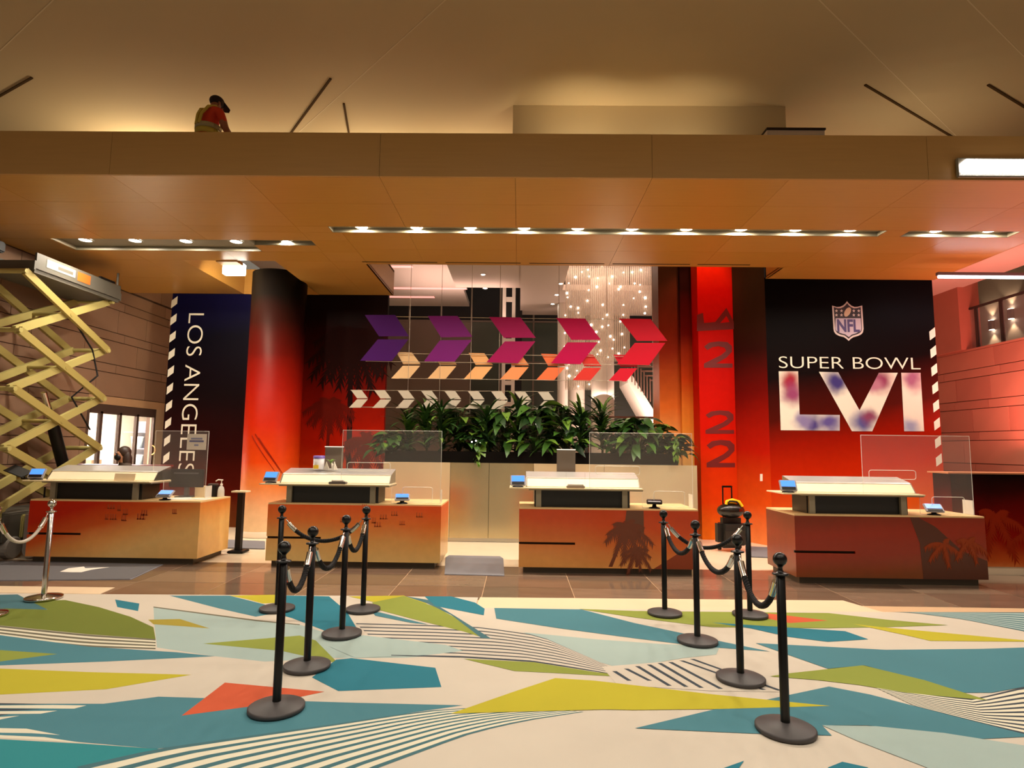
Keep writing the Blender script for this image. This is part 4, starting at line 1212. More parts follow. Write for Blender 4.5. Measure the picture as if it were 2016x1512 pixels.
# ------------------------------------------------------------------ reception desks
M_plinth = mat('plinth', srgb(84, 74, 58), 0.5)
M_top = mat('desk_top', srgb(232, 196, 140), 0.4, var=0.06, scale=4, stretch=(0.4, 4, 4))
M_shelf = mat('shelf_top', srgb(240, 222, 182), 0.3)
M_hoodf = mat('hood_front', srgb(248, 232, 198), 0.4, var=0.06, scale=6)
M_hoodt = mat('hood_steel', srgb(232, 230, 226), 0.28, metal=0.7)
M_post = mat('post_grey', srgb(150, 140, 118), 0.4, metal=0.4)
M_hblack = mat('hutch_black', srgb(20, 15, 10), 0.4)
DESKS = [
    (-6.55, 8.15, 'first', [(0.0, (236, 190, 116)), (0.35, (226, 150, 74)), (0.62, (206, 84, 22)), (1.0, (186, 36, 8))], -0.42, 1.0, 'leftmost reception desk, printed red fading to tan'),
    (-3.32, 8.10, 'second', [(0.0, (240, 204, 130)), (0.4, (234, 170, 92)), (0.7, (238, 122, 44)), (1.0, (240, 90, 24))], 0.06, 1.1, 'second reception desk from the left, printed orange fading to sand'),
    (0.01, 7.92, 'third', [(0.0, (226, 160, 86)), (0.4, (210, 112, 46)), (0.75, (204, 76, 26)), (1.0, (196, 66, 20))], 0.12, 1.1, 'third reception desk, printed rust brown with palm trees'),
    (3.37, 7.55, 'fourth', [(0.0, (128, 66, 26)), (0.35, (146, 44, 12)), (0.7, (150, 40, 10)), (1.0, (120, 40, 14))], -0.10, 0.6, 'rightmost reception desk, printed dark red brown')]
W, D = 2.30, 0.85
TERM = mat('terminal_grey', srgb(150, 146, 150), 0.4)
M_screen = mat('terminal_screen', srgb(40, 90, 190), 0.3, emis=1.6, ecol=srgb(70, 130, 240))
def terminal(x, y, z, lab, tilt=50, rz=0.0, dark=False):
    t = thing('payment_terminal', lab, 'card terminal', (x, y, z), rz, group='card terminals on the desks')
    MB().lathe([(0.001, 0), (0.075, 0), (0.07, 0.012), (0.03, 0.02), (0.022, 0.06), (0.001, 0.06)], 18).build('stand', M_blackm, t)
    Mx = TR(0, 0, 0.085, R(tilt))
    MB().box(-0.10, 0.10, -0.075, 0.075, -0.015, 0.012, bev=0.008, M=Mx).build('body', M_blackm if dark else TERM, t)
    MB().box(-0.082, 0.082, -0.02, 0.062, 0.012, 0.015, M=Mx).build('screen', M_screen if not dark else mat('screen_off', srgb(36, 34, 40), 0.2), t)
    MB().box(-0.08, 0.08, -0.062, -0.028, 0.012, 0.018, M=Mx).build('key_strip', M_blackm if not dark else TERM, t)
def rrect(x0, x1, z0, z1, r, y):
    pts = []
    for cx, cz, a0 in ((x1-r, z1-r, 0), (x0+r, z1-r, 90), (x0+r, z0+r, 180), (x1-r, z0+r, 270)):
        for k in range(5):
            w = R(a0+22.5*k)
            pts.append((cx+r*math.cos(w), y, cz+r*math.sin(w)))
    return pts + [pts[0]]
for di, (x0, yf, nth, stops, xs_, xc, lab) in enumerate(DESKS):
    t = thing('reception_desk', lab, 'desk', (x0, yf, 0), group='printed reception desks')
    mp = print_mat('print_desk_%d' % di, stops, 0.08, 0.81, rough=0.22, spec=0.4, warp=0.10, wscale=1.6, xslope=xs_, x0=xc)
    b = MB()
    b.box(0, W, 0.0, D, 0.08, 0.365); b.box(0, W, 0.0, D, 0.395, 0.81); b.box(0.72, W, 0.0, D, 0.365, 0.395); b.box(0, 0.72, 0.05, D, 0.365, 0.395)
    body = b.build('body', mp, t)
    MB().box(0.0, 0.72, 0.03, 0.05, 0.366, 0.394).build('reveal', M_darkgap, t)
    MB().box(0.06, W-0.08, 0.06, D-0.02, 0.0, 0.08).build('plinth', M_plinth, t)
    MB().box(0.002, W-0.002, 0.004, D-0.002, 0.81, 0.83).build('worktop', M_top, t)
    MB().box(0.20, 1.44, 0.10, 0.50, 0.83, 1.05).build('hutch_back', M_hblack, t)
    for xx in (0.25, 1.37):
        MB().box(xx-0.035, xx+0.035, 0.055, 0.095, 0.83, 1.05).build('post', M_post, t)
    MB().box(0.12, 1.60, 0.02, 0.50, 1.05, 1.066).build('shelf_bracket', M_post, t)
    MB().box(-0.13, 1.60, -0.01, 0.50, 1.066, 1.082, bev=0.003).build('shelf', M_shelf, t)
    prof = [(0.14, 1.082), (0.14, 1.092), (0.225, 1.20), (0.245, 1.205), (0.50, 1.265), (0.50, 1.082)]
    MB().prism([(0.10, y, z) for y, z in prof], (1.47, 0, 0)).build('hood', M_hoodf, t)
    MB().prism([(0.09, 0.218, 1.198), (0.09, 0.245, 1.212), (0.09, 0.505, 1.272), (0.09, 0.505, 1.264), (0.09, 0.245, 1.204)], (1.49, 0, 0)).build('hood_lid', M_hoodt, t)
    for xx in (0.088, 1.572):
        MB().prism([(xx-0.004, y, z) for y, z in ((0.136, 1.082), (0.136, 1.093), (0.222, 1.204), (0.245, 1.211), (0.505, 1.271), (0.505, 1.082))], (0.010, 0, 0)).build('hood_end', M_steel, t)
    # clear screen standing on the desk
    sh = thing('acrylic_screen', 'clear acrylic screen on the %s desk from the left' % nth, 'sneeze guard', (x0, yf, 0.83), group='acrylic screens on the desks')
    sx0, sx1 = (0.92, 2.27) if di else (1.45, 2.20)
    ys = 0.125 if di else 0.30
    out = [(sx0, ys, 0.254), (1.61 if di else sx0, ys, 0.254), (1.61 if di else sx0, ys, 0.004), (sx1, ys, 0.004), (sx1, ys, 0.975), (sx0, ys, 0.975)]
    if not di: out = [(sx0, ys, 0.254), (1.61, ys, 0.254), (1.61, ys, 0.004), (sx1, ys, 0.004), (sx1, ys, 0.94), (sx0, ys, 0.94)]
    MB().prism(out, (0, 0.006, 0)).build('pane', M_acryl, sh)
    MB().tube(out + [out[0]], 0.0035, 5).build('edge', M_acedge, sh)
    if di:
        MB().tube(rrect(1.0, 1.58, 0.43, 0.54, 0.03, ys-0.002), 0.004, 5).build('slot_rim', M_acedge, sh)
        MB().tube(rrect(1.76, 2.16, 0.02, 0.22, 0.03, ys-0.002), 0.004, 5).build('slot_rim', M_acedge, sh)
    MB().box(sx1-0.006, sx1, ys+0.006, ys+0.18, 0.004, 0.18).build('foot', M_acedge, sh)
    terminal(x0-0.02, yf+0.10, 1.082, 'blue screened card terminal on the shelf of the %s desk' % nth, 58, (0.12, -0.1, 0.05, -0.15)[di])
    terminal(x0+1.76, yf+0.10, 0.83, ('card terminal with papers on the worktop of the first desk', 'card terminal on the worktop of the second desk', 'flat black tablet terminal on the worktop of the third desk', 'tilted card terminal on the worktop of the fourth desk')[di], (32, 28, 12, 35)[di], (0, 0.2, -0.2, -0.25)[di], di == 2)
    if di == 2:
        M_p3 = mat('desk_palm_ink', srgb(112, 52, 26), 0.35)
        palm(body, 1.17, -0.0016, 0.10, 0.50, 0.34, M_p3, 21, 0.42, 11)
        palm(body, 1.50, -0.0016, 0.10, 0.20, 0.22, M_p3, 22, 0.05, 9)
        MB().prism([(1.72, -0.001, 0.082), (2.299, -0.001, 0.082), (2.299, -0.001, 0.44)], (0, -0.002, 0)).build('dune_print', mat('desk_dune_ink', srgb(140, 56, 20), 0.35), body)
        MB().prism([(0.88+0.5, -0.001, 0.808), (1.60, -0.001, 0.808), (1.60, -0.001, 0.50), (1.46, -0.001, 0.42), (1.30, -0.001, 0.50), (1.36, -0.001, 0.66)], (0, -0.001, 0)).build('dark_print', mat('desk_dark_ink', srgb(104, 64, 44), 0.35), body)  # darker patch printed on the desk front
    if di == 3:
        M_p4 = mat('desk_ember_ink', srgb(150, 60, 22), 0.3, spec=0.2)
        for (a, b_, s) in ((1.75, 0.50, 31), (2.05, 0.55, 32)):
            palm(body, a, -0.0025, 0.12, b_*0.75, 0.26, M_p4, s, 0.1, 5, False)
        MB().prism([(1.52, -0.001, 0.082), (2.299, -0.001, 0.082), (2.299, -0.001, 0.30), (2.0, -0.001, 0.42), (1.7, -0.001, 0.70), (1.5, -0.001, 0.808), (1.40, -0.001, 0.808), (1.50, -0.001, 0.5)], (0, -0.0006, 0)).build('dark_print', mat('desk_dark4_ink', srgb(84, 38, 16), 0.3), body)  # dark diagonal area of the desk print
    if di in (0, 1):
        M_w = mat('desk_word_ink_%d' % di, srgb(*((170, 66, 22), (206, 90, 30))[di]), 0.35)
        rnd = random.Random(60+di)
        for k in range(9):
            xx = 0.9+rnd.random()*1.2; zz = 0.5+rnd.random()*0.24
            w_ = rnd.uniform(0.05, 0.12); h_ = rnd.uniform(0.05, 0.09)
            s = MB()
            for q in range(3):
                s.box(xx+q*w_/3, xx+q*w_/3+w_*0.16, -0.0015, -0.0005, zz, zz+h_)
            s.box(xx, xx+w_, -0.0015, -0.0005, zz, zz+h_*0.2)
            s.build('faded_print', M_w, body)

# ------------------------------------------------------------------ things on and behind the desks
def monitor(x, y, z, lab, w=0.26, h=0.40):
    t = thing('monitor', lab, 'monitor', (x, y, z), group='desk monitors seen from behind')
    MB().box(-0.12, 0.12, -0.08, 0.08, 0, 0.015, bev=0.005).build('foot', M_blackm, t)
    MB().box(-0.02, 0.02, 0.0, 0.03, 0.015, h).build('neck', M_blackm, t)
    MB().box(-w/2, w/2, 0.03, 0.06, h, h+0.34, bev=0.008).build('case', mat('monitor_grey', srgb(120, 106, 92), 0.4), t)
    MB().box(-w/2+0.01, w/2-0.01, 0.06, 0.062, h+0.01, h+0.33).build('panel', M_blackm, t)
    MB().box(-w/2, w/2, 0.01, 0.07, h+0.34, h+0.352).build('top_edge_glow', mat('top_edge_glow', srgb(250, 245, 235), 0.4, emis=0.6, ecol=(1, 0.95, 0.85, 1)), t)  # bright top edge given its own glow; the monitor has no lamp
monitor(-2.66, 8.66+0.02, 0.83, 'grey monitor back behind the hood of the second desk')
monitor(0.66, 8.50, 0.83, 'grey monitor back behind the hood of the third desk')
t = thing('wipes_tub', 'white tub with purple lid and yellow patch on the second desk hood', 'tub', (-2.79, 8.47, 1.262))
MB().lathe([(0.001, 0), (0.07, 0), (0.075, 0.01), (0.075, 0.15), (0.07, 0.155)], 20).build('can', mat('tub_white', srgb(226, 224, 230), 0.4), t)
MB().lathe([(0.078, 0.15), (0.078, 0.185), (0.06, 0.19), (0.001, 0.19)], 20).build('lid', mat('tub_purple', srgb(110, 84, 160), 0.4), t)
MB().box(-0.05, 0.02, -0.079, -0.072, 0.01, 0.06).build('yellow_patch', mat('tub_yellow', srgb(240, 200, 60), 0.4), t)
t = thing('tissue_pile', 'crumpled pale paper and green sprig beside the wipes tub', 'paper', (-2.62, 8.44, 1.26))
pp = MB()
rnd = random.Random(9)
for k in range(5):
    a = rnd.uniform(0, 6.28)
    pp.prism([(0.02*math.cos(a), 0.02*math.sin(a), 0), (0.10*math.cos(a), 0.05*math.sin(a), 0.0), (0.06*math.cos(a+0.7), 0.03*math.sin(a+0.7), 0.11)], (0.004, 0.004, 0.002))
pp.build('sheet', M_white, t)
for k in range(4):
    inst('leaf', broad[2], t, TR(0, 0.02, 0.08, R(60), 0, R(k*80), 0.35))
t = thing('scanner', 'small dark and white scanner on the second desk shelf', 'scanner', (-2.42, 8.16, 1.082))
MB().box(-0.12, 0.12, -0.05, 0.05, 0, 0.03, bev=0.01).build('base', mat('scanner_dark', srgb(90, 80, 76), 0.4), t)
MB().box(-0.09, 0.09, -0.035, 0.045, 0.03, 0.055, bev=0.01).build('lid', M_white, t)
t = thing('scanner', 'clear box with papers standing on the third desk shelf', 'tray', (0.74, 7.985, 1.082))
MB().box(-0.12, 0.12, -0.05, 0.05, 0.0, 0.03, bev=0.008).build('base', mat('tray_grey', srgb(150, 130, 110), 0.4), t)
MB().box(-0.10, 0.10, -0.04, 0.04, 0.03, 0.05).build('papers', M_white, t)
MB().box(-0.125, -0.12, -0.05, 0.05, 0.03, 0.2).box(0.12, 0.125, -0.05, 0.05, 0.03, 0.2).build('clear_side', M_acryl, t)
t.name = 'paper_tray'
# first desk: sign holder, papers, monitor, sanitiser, boxes, tablet
t = thing('sign_holder', 'small blank white sign propped on the first desk shelf', 'sign', (-5.33, 8.20, 1.082))
MB().box(-0.14, 0.14, -0.01, 0.0, 0.0, 0.10, M=TR(0, 0, 0, R(-12))).build('card', mat('sign_card', srgb(240, 216, 176), 0.5), t)
MB().box(-0.14, 0.14, -0.01, 0.05, 0.0, 0.008).build('foot', M_acryl, t)
pq = py(387, 870, 8.44)
t = thing('notice', 'white printed notice fixed to the first desk acrylic screen', 'notice', (pq.x, 8.444, pq.z))
MB().box(-0.135, 0.135, -0.004, 0.0, -0.11, 0.11).build('sheet', M_white, t)
for (z, w_, c) in ((0.045, 0.08, (150, 150, 180)), (0.01, 0.10, (110, 110, 150)), (-0.045, 0.03, (150, 150, 170))):
    MB().box(-w_, w_, -0.006, -0.004, z-0.012, z+0.012).build('print_line', mat('notice_ink_%d' % c[0], srgb(*c), 0.6), t)
t = thing('paper_sheets', 'white papers spread on the worktop of the first desk', 'paper', (-4.62, 8.42, 0.83))
for k, (x, y, a) in enumerate(((0, 0, 0.1), (0.2, 0.06, -0.3), (-0.12, 0.1, 0.5))):
    MB().box(-0.15, 0.15, -0.11, 0.11, 0.001+k*0.002, 0.002+k*0.002, M=TR(x, y, 0, 0, 0, a)).build('sheet', M_white, t)
t = thing('desk_monitor', 'dark monitor with stand on the right of the first desk', 'monitor', (-4.80, 8.78, 0.83))
MB().box(-0.12, 0.12, -0.09, 0.09, 0, 0.015, bev=0.005).build('foot', M_blackm, t)
MB().box(-0.03, 0.03, 0.0, 0.04, 0.015, 0.16).build('neck', mat('mon_neck', srgb(70, 70, 76), 0.4), t)
MB().box(-0.25, 0.25, -0.02, 0.02, 0.14, 0.40, bev=0.01).build('case', mat('mon_dark', srgb(36, 36, 40), 0.4), t)
MB().box(-0.18, 0.18, -0.024, -0.02, 0.33, 0.35).build('vent', mat('mon_vent', srgb(90, 92, 94), 0.4), t)
t = thing('sanitizer_bottle', 'clear hand sanitiser bottle with white pump by the first desk', 'bottle', (-4.33, 8.86, 0.83))
MB().lathe([(0.001, 0), (0.045, 0), (0.048, 0.01), (0.045, 0.10), (0.035, 0.14), (0.015, 0.16), (0.015, 0.175), (0.001, 0.175)], 18).build('flask', glass_mat('bottle_clear', (0.92, 0.92, 0.85), 0.55, 0.1), t)
MB().lathe([(0.018, 0.17), (0.018, 0.19), (0.006, 0.192), (0.006, 0.235), (0.02, 0.237), (0.02, 0.25), (0.001, 0.252)], 12).tube([(0, 0, 0.243), (-0.05, 0, 0.246), (-0.085, 0, 0.225)], 0.009, 8).build('pump', M_white, t)
t = thing('pen_box', 'black pen box standing on the back of the first desk', 'box', (-4.46, 8.88, 0.83))
MB().box(-0.07, 0.07, -0.05, 0.05, 0, 0.17, bev=0.006).build('body', M_blackm, t)
MB().box(-0.06, 0.06, -0.04, 0.04, 0.17, 0.19).build('pens', mat('pen_tops', srgb(90, 80, 74), 0.5), t)
t = thing('cream_box', 'cream card box beside the black pen box on the first desk', 'box', (-4.62, 8.86, 0.83))
MB().box(-0.07, 0.07, -0.05, 0.05, 0, 0.15, bev=0.004).build('body', mat('cream_card', srgb(232, 214, 176), 0.6), t)
MB().box(-0.072, 0.072, -0.052, 0.052, 0.13, 0.155).build('lid', mat('cream_card', srgb(232, 214, 176), 0.6), t)
p = py(40, 935, 8.3)
t = thing('tablet', 'dark tablet on a tilted arm beside the first desk terminal', 'tablet', (p.x+0.05, 8.32, 1.082))
MB().box(-0.03, 0.03, -0.03, 0.03, 0, 0.02).build('foot', M_blackm, t)
MB().tube([(0, 0, 0.02), (-0.03, 0, 0.07), (-0.10, 0, 0.09)], 0.01, 6).build('arm', M_blackm, t)
MB().box(-0.16, 0.12, -0.09, 0.09, -0.008, 0.008, bev=0.004, M=TR(-0.08, 0, 0.10, R(25), R(20), 0)).build('slab', M_blackm, t)
# sanitiser stand behind the first desk
t = thing('pedestal_stand', 'slim black stand with cream tray between the first desk and the column', 'stand', (-4.16, 9.15, 0))
MB().box(-0.12, 0.12, -0.12, 0.12, 0, 0.03, bev=0.01).build('foot', M_blackm, t)
MB().box(-0.04, 0.04, -0.04, 0.04, 0.03, 0.88).build('pole', M_blackm, t)
MB().box(-0.12, 0.10, -0.08, 0.08, 0.88, 0.90).build('tray', mat('cream_card', srgb(232, 214, 176), 0.6), t)

# ------------------------------------------------------------------ mats on the floor
M_mat = mat('grey_mat', srgb(120, 119, 124), 0.85, var=0.06, scale=6)
def floor_mat(pts, lab, m=M_mat, z=0.008):
    t = thing('floor_mat', lab, 'mat', (0, 0, 0.0005), group='grey floor mats')
    q = [fl(*p) for p in pts]
    MB().prism([(w.x, w.y, 0.0) for w in q], (0, 0, z)).build('pad', m, t)
    c = sum(q, Vector())/len(q)
    r = [c+(w-c)*1.015 for w in q]
    MB().prism([(w.x, w.y, 0.0) for w in r], (0, 0, z*0.5)).build('border', mat('mat_border', srgb(118, 116, 124), 0.85), t)
    return t
floor_mat([(876, 1131), (992, 1134), (990, 1100), (984, 1096), (884, 1094), (878, 1098)], 'grey floor mat in the gap between the second and third desks')
floor_mat([(446, 1079), (521, 1081), (521, 1066), (446, 1063)], 'grey floor mat at the foot of the round column')
floor_mat([(1470, 1096), (1514, 1098), (1512, 1078), (1474, 1076)], 'grey floor mat left of the rightmost desk', z=0.008)
lm = floor_mat([(-200, 1146), (60, 1143), (255, 1141), (318, 1112), (120, 1107), (-200, 1104)], 'dark grey mat with a white mark before the leftmost desk', mat('slate_mat', srgb(92, 90, 92), 0.85, var=0.06))
q = [fl(*w) for w in ((118, 1127), (135, 1120), (165, 1117), (168, 1120), (215, 1118), (180, 1123), (160, 1128), (140, 1128))]
MB().prism([(w.x, w.y, 0.0081) for w in q], (0, 0, 0.001)).build('white_mark', M_white, lm)

# ------------------------------------------------------------------ rolling suitcase with bags
sc = fl(1446, 1084)
SX, SYy = 3.40, 9.90
t = thing('suitcase', 'black rolling suitcase with raised handle before the red pillar', 'suitcase', (SX, SYy, 0), 0.1)
MB().box(-0.24, 0.24, -0.14, 0.14, 0.05, 0.52, bev=0.09).build('case', mat('case_black', srgb(26, 22, 18), 0.5), t)
MB().box(-0.17, 0.17, -0.15, -0.125, 0.10, 0.34, bev=0.012).build('front_pocket', mat('case_black2', srgb(38, 32, 26), 0.45), t)
for sx in (-1, 1):
    MB().tube([(sx*0.075, 0.10, 0.5), (sx*0.075, 0.10, 1.0)], 0.012, 8).build('handle_rod', M_black, t)
    MB().lathe([(0.001, -0.02), (0.035, -0.02), (0.035, 0.02), (0.001, 0.02)], 12, M=TR(sx*0.16, 0.08, 0.036, 0, R(90), 0)).build('wheel', M_blackm, t)
MB().box(-0.09, 0.09, 0.085, 0.115, 0.99, 1.02, bev=0.01).build('handle_grip', M_black, t)
t = thing('black_bag', 'shiny black bag resting on top of the suitcase', 'bag', (SX+0.0, SYy-0.02, 0.55), 0.1)
MB().ball((0, 0, 0.085), 0.2, 18, 12, sc=(1.12, 0.7, 0.6)).build('pouch', mat('bag_shiny', srgb(28, 24, 20), 0.22), t)
MB().tube([(-0.12, -0.03, 0.17), (-0.05, -0.09, 0.24), (0.06, -0.09, 0.23), (0.14, -0.03, 0.15)], 0.014, 8).build('strap', M_blackm, t)
MB().box(0.08, 0.14, -0.13, -0.11, 0.08, 0.13).build('buckle', M_chrome, t)
t = thing('yellow_strap', 'yellow handled strap lying over the black bag', 'strap', (SX+0.0, SYy-0.03, 0.735), 0.1)
MB().tube([(-0.10, -0.05, 0.0), (-0.09, -0.05, 0.05), (0.0, -0.06, 0.075), (0.11, -0.06, 0.045), (0.16, -0.06, -0.03)], 0.024, 8).build('grip', mat('yellow_plastic', srgb(250, 196, 20), 0.4), t)
MB().box(-0.10, 0.10, -0.07, 0.0, 0.02, 0.06, bev=0.01).build('block', mat('yellow_plastic', srgb(250, 196, 20), 0.4), t)

# ------------------------------------------------------------------ rope barriers
def stanchion_master(metal, dark):
    parts = {}
    parts['base'] = MB().lathe([(0.001, 0.0), (0.160, 0.0), (0.165, 0.004), (0.165, 0.022), (0.155, 0.027), (0.05, 0.046), (0.03, 0.05), (0.001, 0.05)], 40).mesh('base', dark)
    parts['pole'] = MB().lathe([(0.0255, 0.045), (0.0255, 0.868), (0.02, 0.872), (0.001, 0.872)], 20).mesh('pole', metal)
    parts['collar'] = MB().lathe([(0.026, 0.866), (0.046, 0.869), (0.046, 0.877), (0.026, 0.880), (0.018, 0.886), (0.013, 0.90), (0.013, 0.912), (0.02, 0.922)], 20).mesh('collar', metal)
    parts['finial'] = MB().ball((0, 0, 0.957), 0.040, 20, 14).mesh('finial', metal)
    return parts
M_base = mat('stanchion_base', srgb(66, 62, 62), 0.5, spec=0.35)
SM = stanchion_master(M_black, M_base)
SC = stanchion_master(M_chrome, M_chrome)
def stanchion(x, y, lab, parts, grp):
    t = thing('stanchion', lab, 'barrier post', (x, y, 0.0075), group=grp)
    for k, me in parts.items():
        inst(k, me, t, Matrix())
    return Vector((x, y, 0.0075))
def rope(a, b, sag, lab, m, cap, r=0.0105, grp='barrier ropes', twist=True):
    z = 0.855
    d = Vector((b.x-a.x, b.y-a.y, 0))
    L = d.length
    d.normalize()
    A = a + d*0.045 + Vector((0, 0, z)); B = b - d*0.045 + Vector((0, 0, z))
    t = thing('rope', lab, 'barrier rope', A, group=grp)
    def P(s):
        p = A.lerp(B, s)
        c = math.cosh(3.0*(2*s-1)); c0 = math.cosh(3.0)
        k = 1-(0.35*(c-1)/(c0-1)+0.65*(2*s-1)**2)
        return p - Vector((0, 0, sag*k)) - A
    N = 60
    s0, s1 = 0.13, 0.87
    side = d.cross(Vector((0, 0, 1)))
    mb = MB()
    for q in range(3 if twist else 1):
        pts = []
        for i in range(N+1):
            s = s0+(s1-s0)*i/N
            p = P(s)
            tg = (P(min(s+0.01, 1))-P(max(s-0.01, 0))).normalized()
            u2 = side; v2 = tg.cross(side)
            w = 2*math.pi*(q/3+i/6.0)
            pts.append(p + ((u2*math.cos(w)+v2*math.sin(w))*r if twist else Vector()))
        mb.tube(pts, r*(1.05 if twist else 1.5), 6)
    mb.build('cord', m, t)
    for (a0, a1, a2) in ((0.0, 0.035, s0+0.005), (1.0, 0.965, s1-0.005)):
        MB().tube([P(a1), P((a1+a2)/2), P(a2)], r*2.1, 10).build('end_cap', cap, t)
        MB().tube([P(a0), P((a0+a1)/2)+Vector((0, 0, 0.008)), P(a1)], 0.006, 6).build('hook', cap, t)
M_rope = mat('black_rope', srgb(24, 22, 23), 0.7, spec=0.2)
LP = dict(A=(-1.45, 3.82), B=(-1.51, 4.52), C=(-1.48, 5.28), D=(-1.50, 6.05), E=(-2.33, 6.03), F=(1.54, 3.66), G=(1.56, 4.42), I=(1.50, 5.24), J=(1.43, 6.08), K=(2.25, 6.07))
LL = dict(A='nearest black rope post of the left barrier', B='second nearest black post of the left barrier', C='third nearest black post of the left barrier', D='back corner black post of the left barrier before the second desk', E='far left black post of the left barrier',
          F='nearest black rope post of the right barrier', G='second nearest black post of the right barrier', I='third nearest black post of the right barrier', J='back corner black post of the right barrier before the third desk', K='far right black post of the right barrier by the suitcase')
PP = {}
for k, (x, y) in LP.items():
    PP[k] = stanchion(x, y, LL[k], SM, 'black rope posts')
for a, b, sag, lab in (('A', 'B', 0.23, 'black rope nearest the camera on the left barrier'), ('B', 'C', 0.23, 'middle black rope of the left barrier'), ('C', 'D', 0.22, 'black rope at the back of the left barrier side'), ('E', 'D', 0.20, 'black rope across the back of the left barrier'),
                       ('F', 'G', 0.25, 'black rope nearest the camera on the right barrier'), ('G', 'I', 0.20, 'middle black rope of the right barrier'), ('I', 'J', 0.20, 'black rope at the back of the right barrier side'), ('J', 'K', 0.22, 'black rope across the back of the right barrier')):
    rope(PP[a], PP[b], sag, lab, M_rope, M_chrome)
c1 = stanchion(-4.83, 6.30, 'chrome rope post at the left before the first desk', SC, 'chrome rope posts')
c2 = stanchion(-4.86, 5.66, 'chrome rope post whose foot shows at the left picture edge', SC, 'chrome rope posts')
rope(c2, c1, 0.24, 'grey rope hanging from the chrome post', mat('grey_rope', srgb(190, 180, 166), 0.6), M_chrome, 0.011, 'chrome post ropes', False)
# ------------------------------------------------------------------ scissor lift
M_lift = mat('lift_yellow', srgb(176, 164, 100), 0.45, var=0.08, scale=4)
M_lift2 = mat('lift_yellow_shade', srgb(158, 142, 80), 0.45, var=0.08, scale=4)  # darker copy of the lift yellow, shade put into the colour
M_lgrey = mat('lift_grey', srgb(84, 80, 70), 0.6)
M_orange = mat('lift_orange', srgb(210, 92, 30), 0.5)
lf = thing('scissor_lift', 'yellow scissor lift raised beside the first desk at left', 'scissor lift', (-7.3, 9.1, 0))
def LX(x, y, z): return (x+7.3, y-9.1, z)
YN, YFa = 8.20, 10.02
XS = (-7.0, -7.60)
ZL = (0.68, 1.50, 2.32, 3.14, 3.98)
for si, X in enumerate(XS):
    sg = 1 if si == 0 else -1
    for k in range(4):
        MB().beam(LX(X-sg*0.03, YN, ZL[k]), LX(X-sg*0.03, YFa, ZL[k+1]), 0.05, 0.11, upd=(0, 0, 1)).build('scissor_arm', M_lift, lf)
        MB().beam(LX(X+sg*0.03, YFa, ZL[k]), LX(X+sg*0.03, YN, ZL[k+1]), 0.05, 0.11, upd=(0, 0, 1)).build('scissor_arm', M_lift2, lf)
for k in range(5):
    for Y in (YN, YFa):
        MB().tube([LX(-7.66, Y, ZL[k]), LX(-6.94, Y, ZL[k])], 0.035, 10).build('cross_tube', M_lift, lf)
for k in range(4):
    Y = (YN+YFa)/2; z = (ZL[k]+ZL[k+1])/2
    MB().tube([LX(-7.66, Y, z), LX(-6.94, Y, z)], 0.03, 10).build('centre_pin', M_lift2, lf)
MB().tube([LX(-7.3, 9.9, 0.75), LX(-7.3, 9.35, 1.95)], 0.085, 12).build('hydraulic_cylinder', M_blackm, lf)
MB().tube([LX(-7.3, 9.35, 1.95), LX(-7.3, 9.15, 2.35)], 0.045, 10).build('piston_rod', M_chrome, lf)
MB().tube([LX(-7.05, 9.2, 3.6), LX(-7.0, 9.7, 3.1), LX(-7.02, 9.9, 2.7), LX(-7.05, 9.4, 2.3), LX(-7.0, 9.8, 1.8)], 0.014, 6).build('hose', M_blackm, lf)
# platform
MB().box(-0.38, 0.38, -0.80, 1.02, 3.99, 4.05).build('deck', M_lgrey, lf)
MB().box(0.37, 0.40, -0.80, 1.02, 4.05, 4.28).build('side_board', M_lgrey, lf)
MB().box(-0.40, -0.37, -0.80, 1.02, 4.05, 4.28).build('side_board', M_lgrey, lf)
MB().box(-0.40, 0.40, -0.83, -0.80, 4.03, 4.16).build('front_board', M_lgrey, lf)
MB().box(-0.40, 0.40, 1.02, 1.05, 4.03, 4.16).build('rear_board', M_lgrey, lf)
MB().box(0.401, 0.404, -0.62, -0.05, 4.12, 4.24).build('white_decal', mat('lift_decal', srgb(160, 152, 136), 0.6), lf)
MB().box(0.402, 0.405, -0.40, -0.10, 4.15, 4.20).build('grey_decal', M_lgrey, lf)
MB().box(0.401, 0.404, 0.0, 0.28, 4.10, 4.24).build('orange_decal', M_orange, lf)
MB().box(0.37, 0.41, 0.50, 0.85, 4.28, 4.31).build('grip_bar', M_blackm, lf)
for (x, y) in ((-0.36, -0.78), (0.36, 0.98), (-0.36, 0.98)):
    MB().tube([(x, y, 4.05), (x, y, 4.50)], 0.018, 8).build('rail_post', M_orange if y < 0 else M_lgrey, lf)
MB().box(-0.36, -0.16, -0.82, -0.68, 4.30, 4.46, bev=0.02).build('control_box', M_blackm, lf)
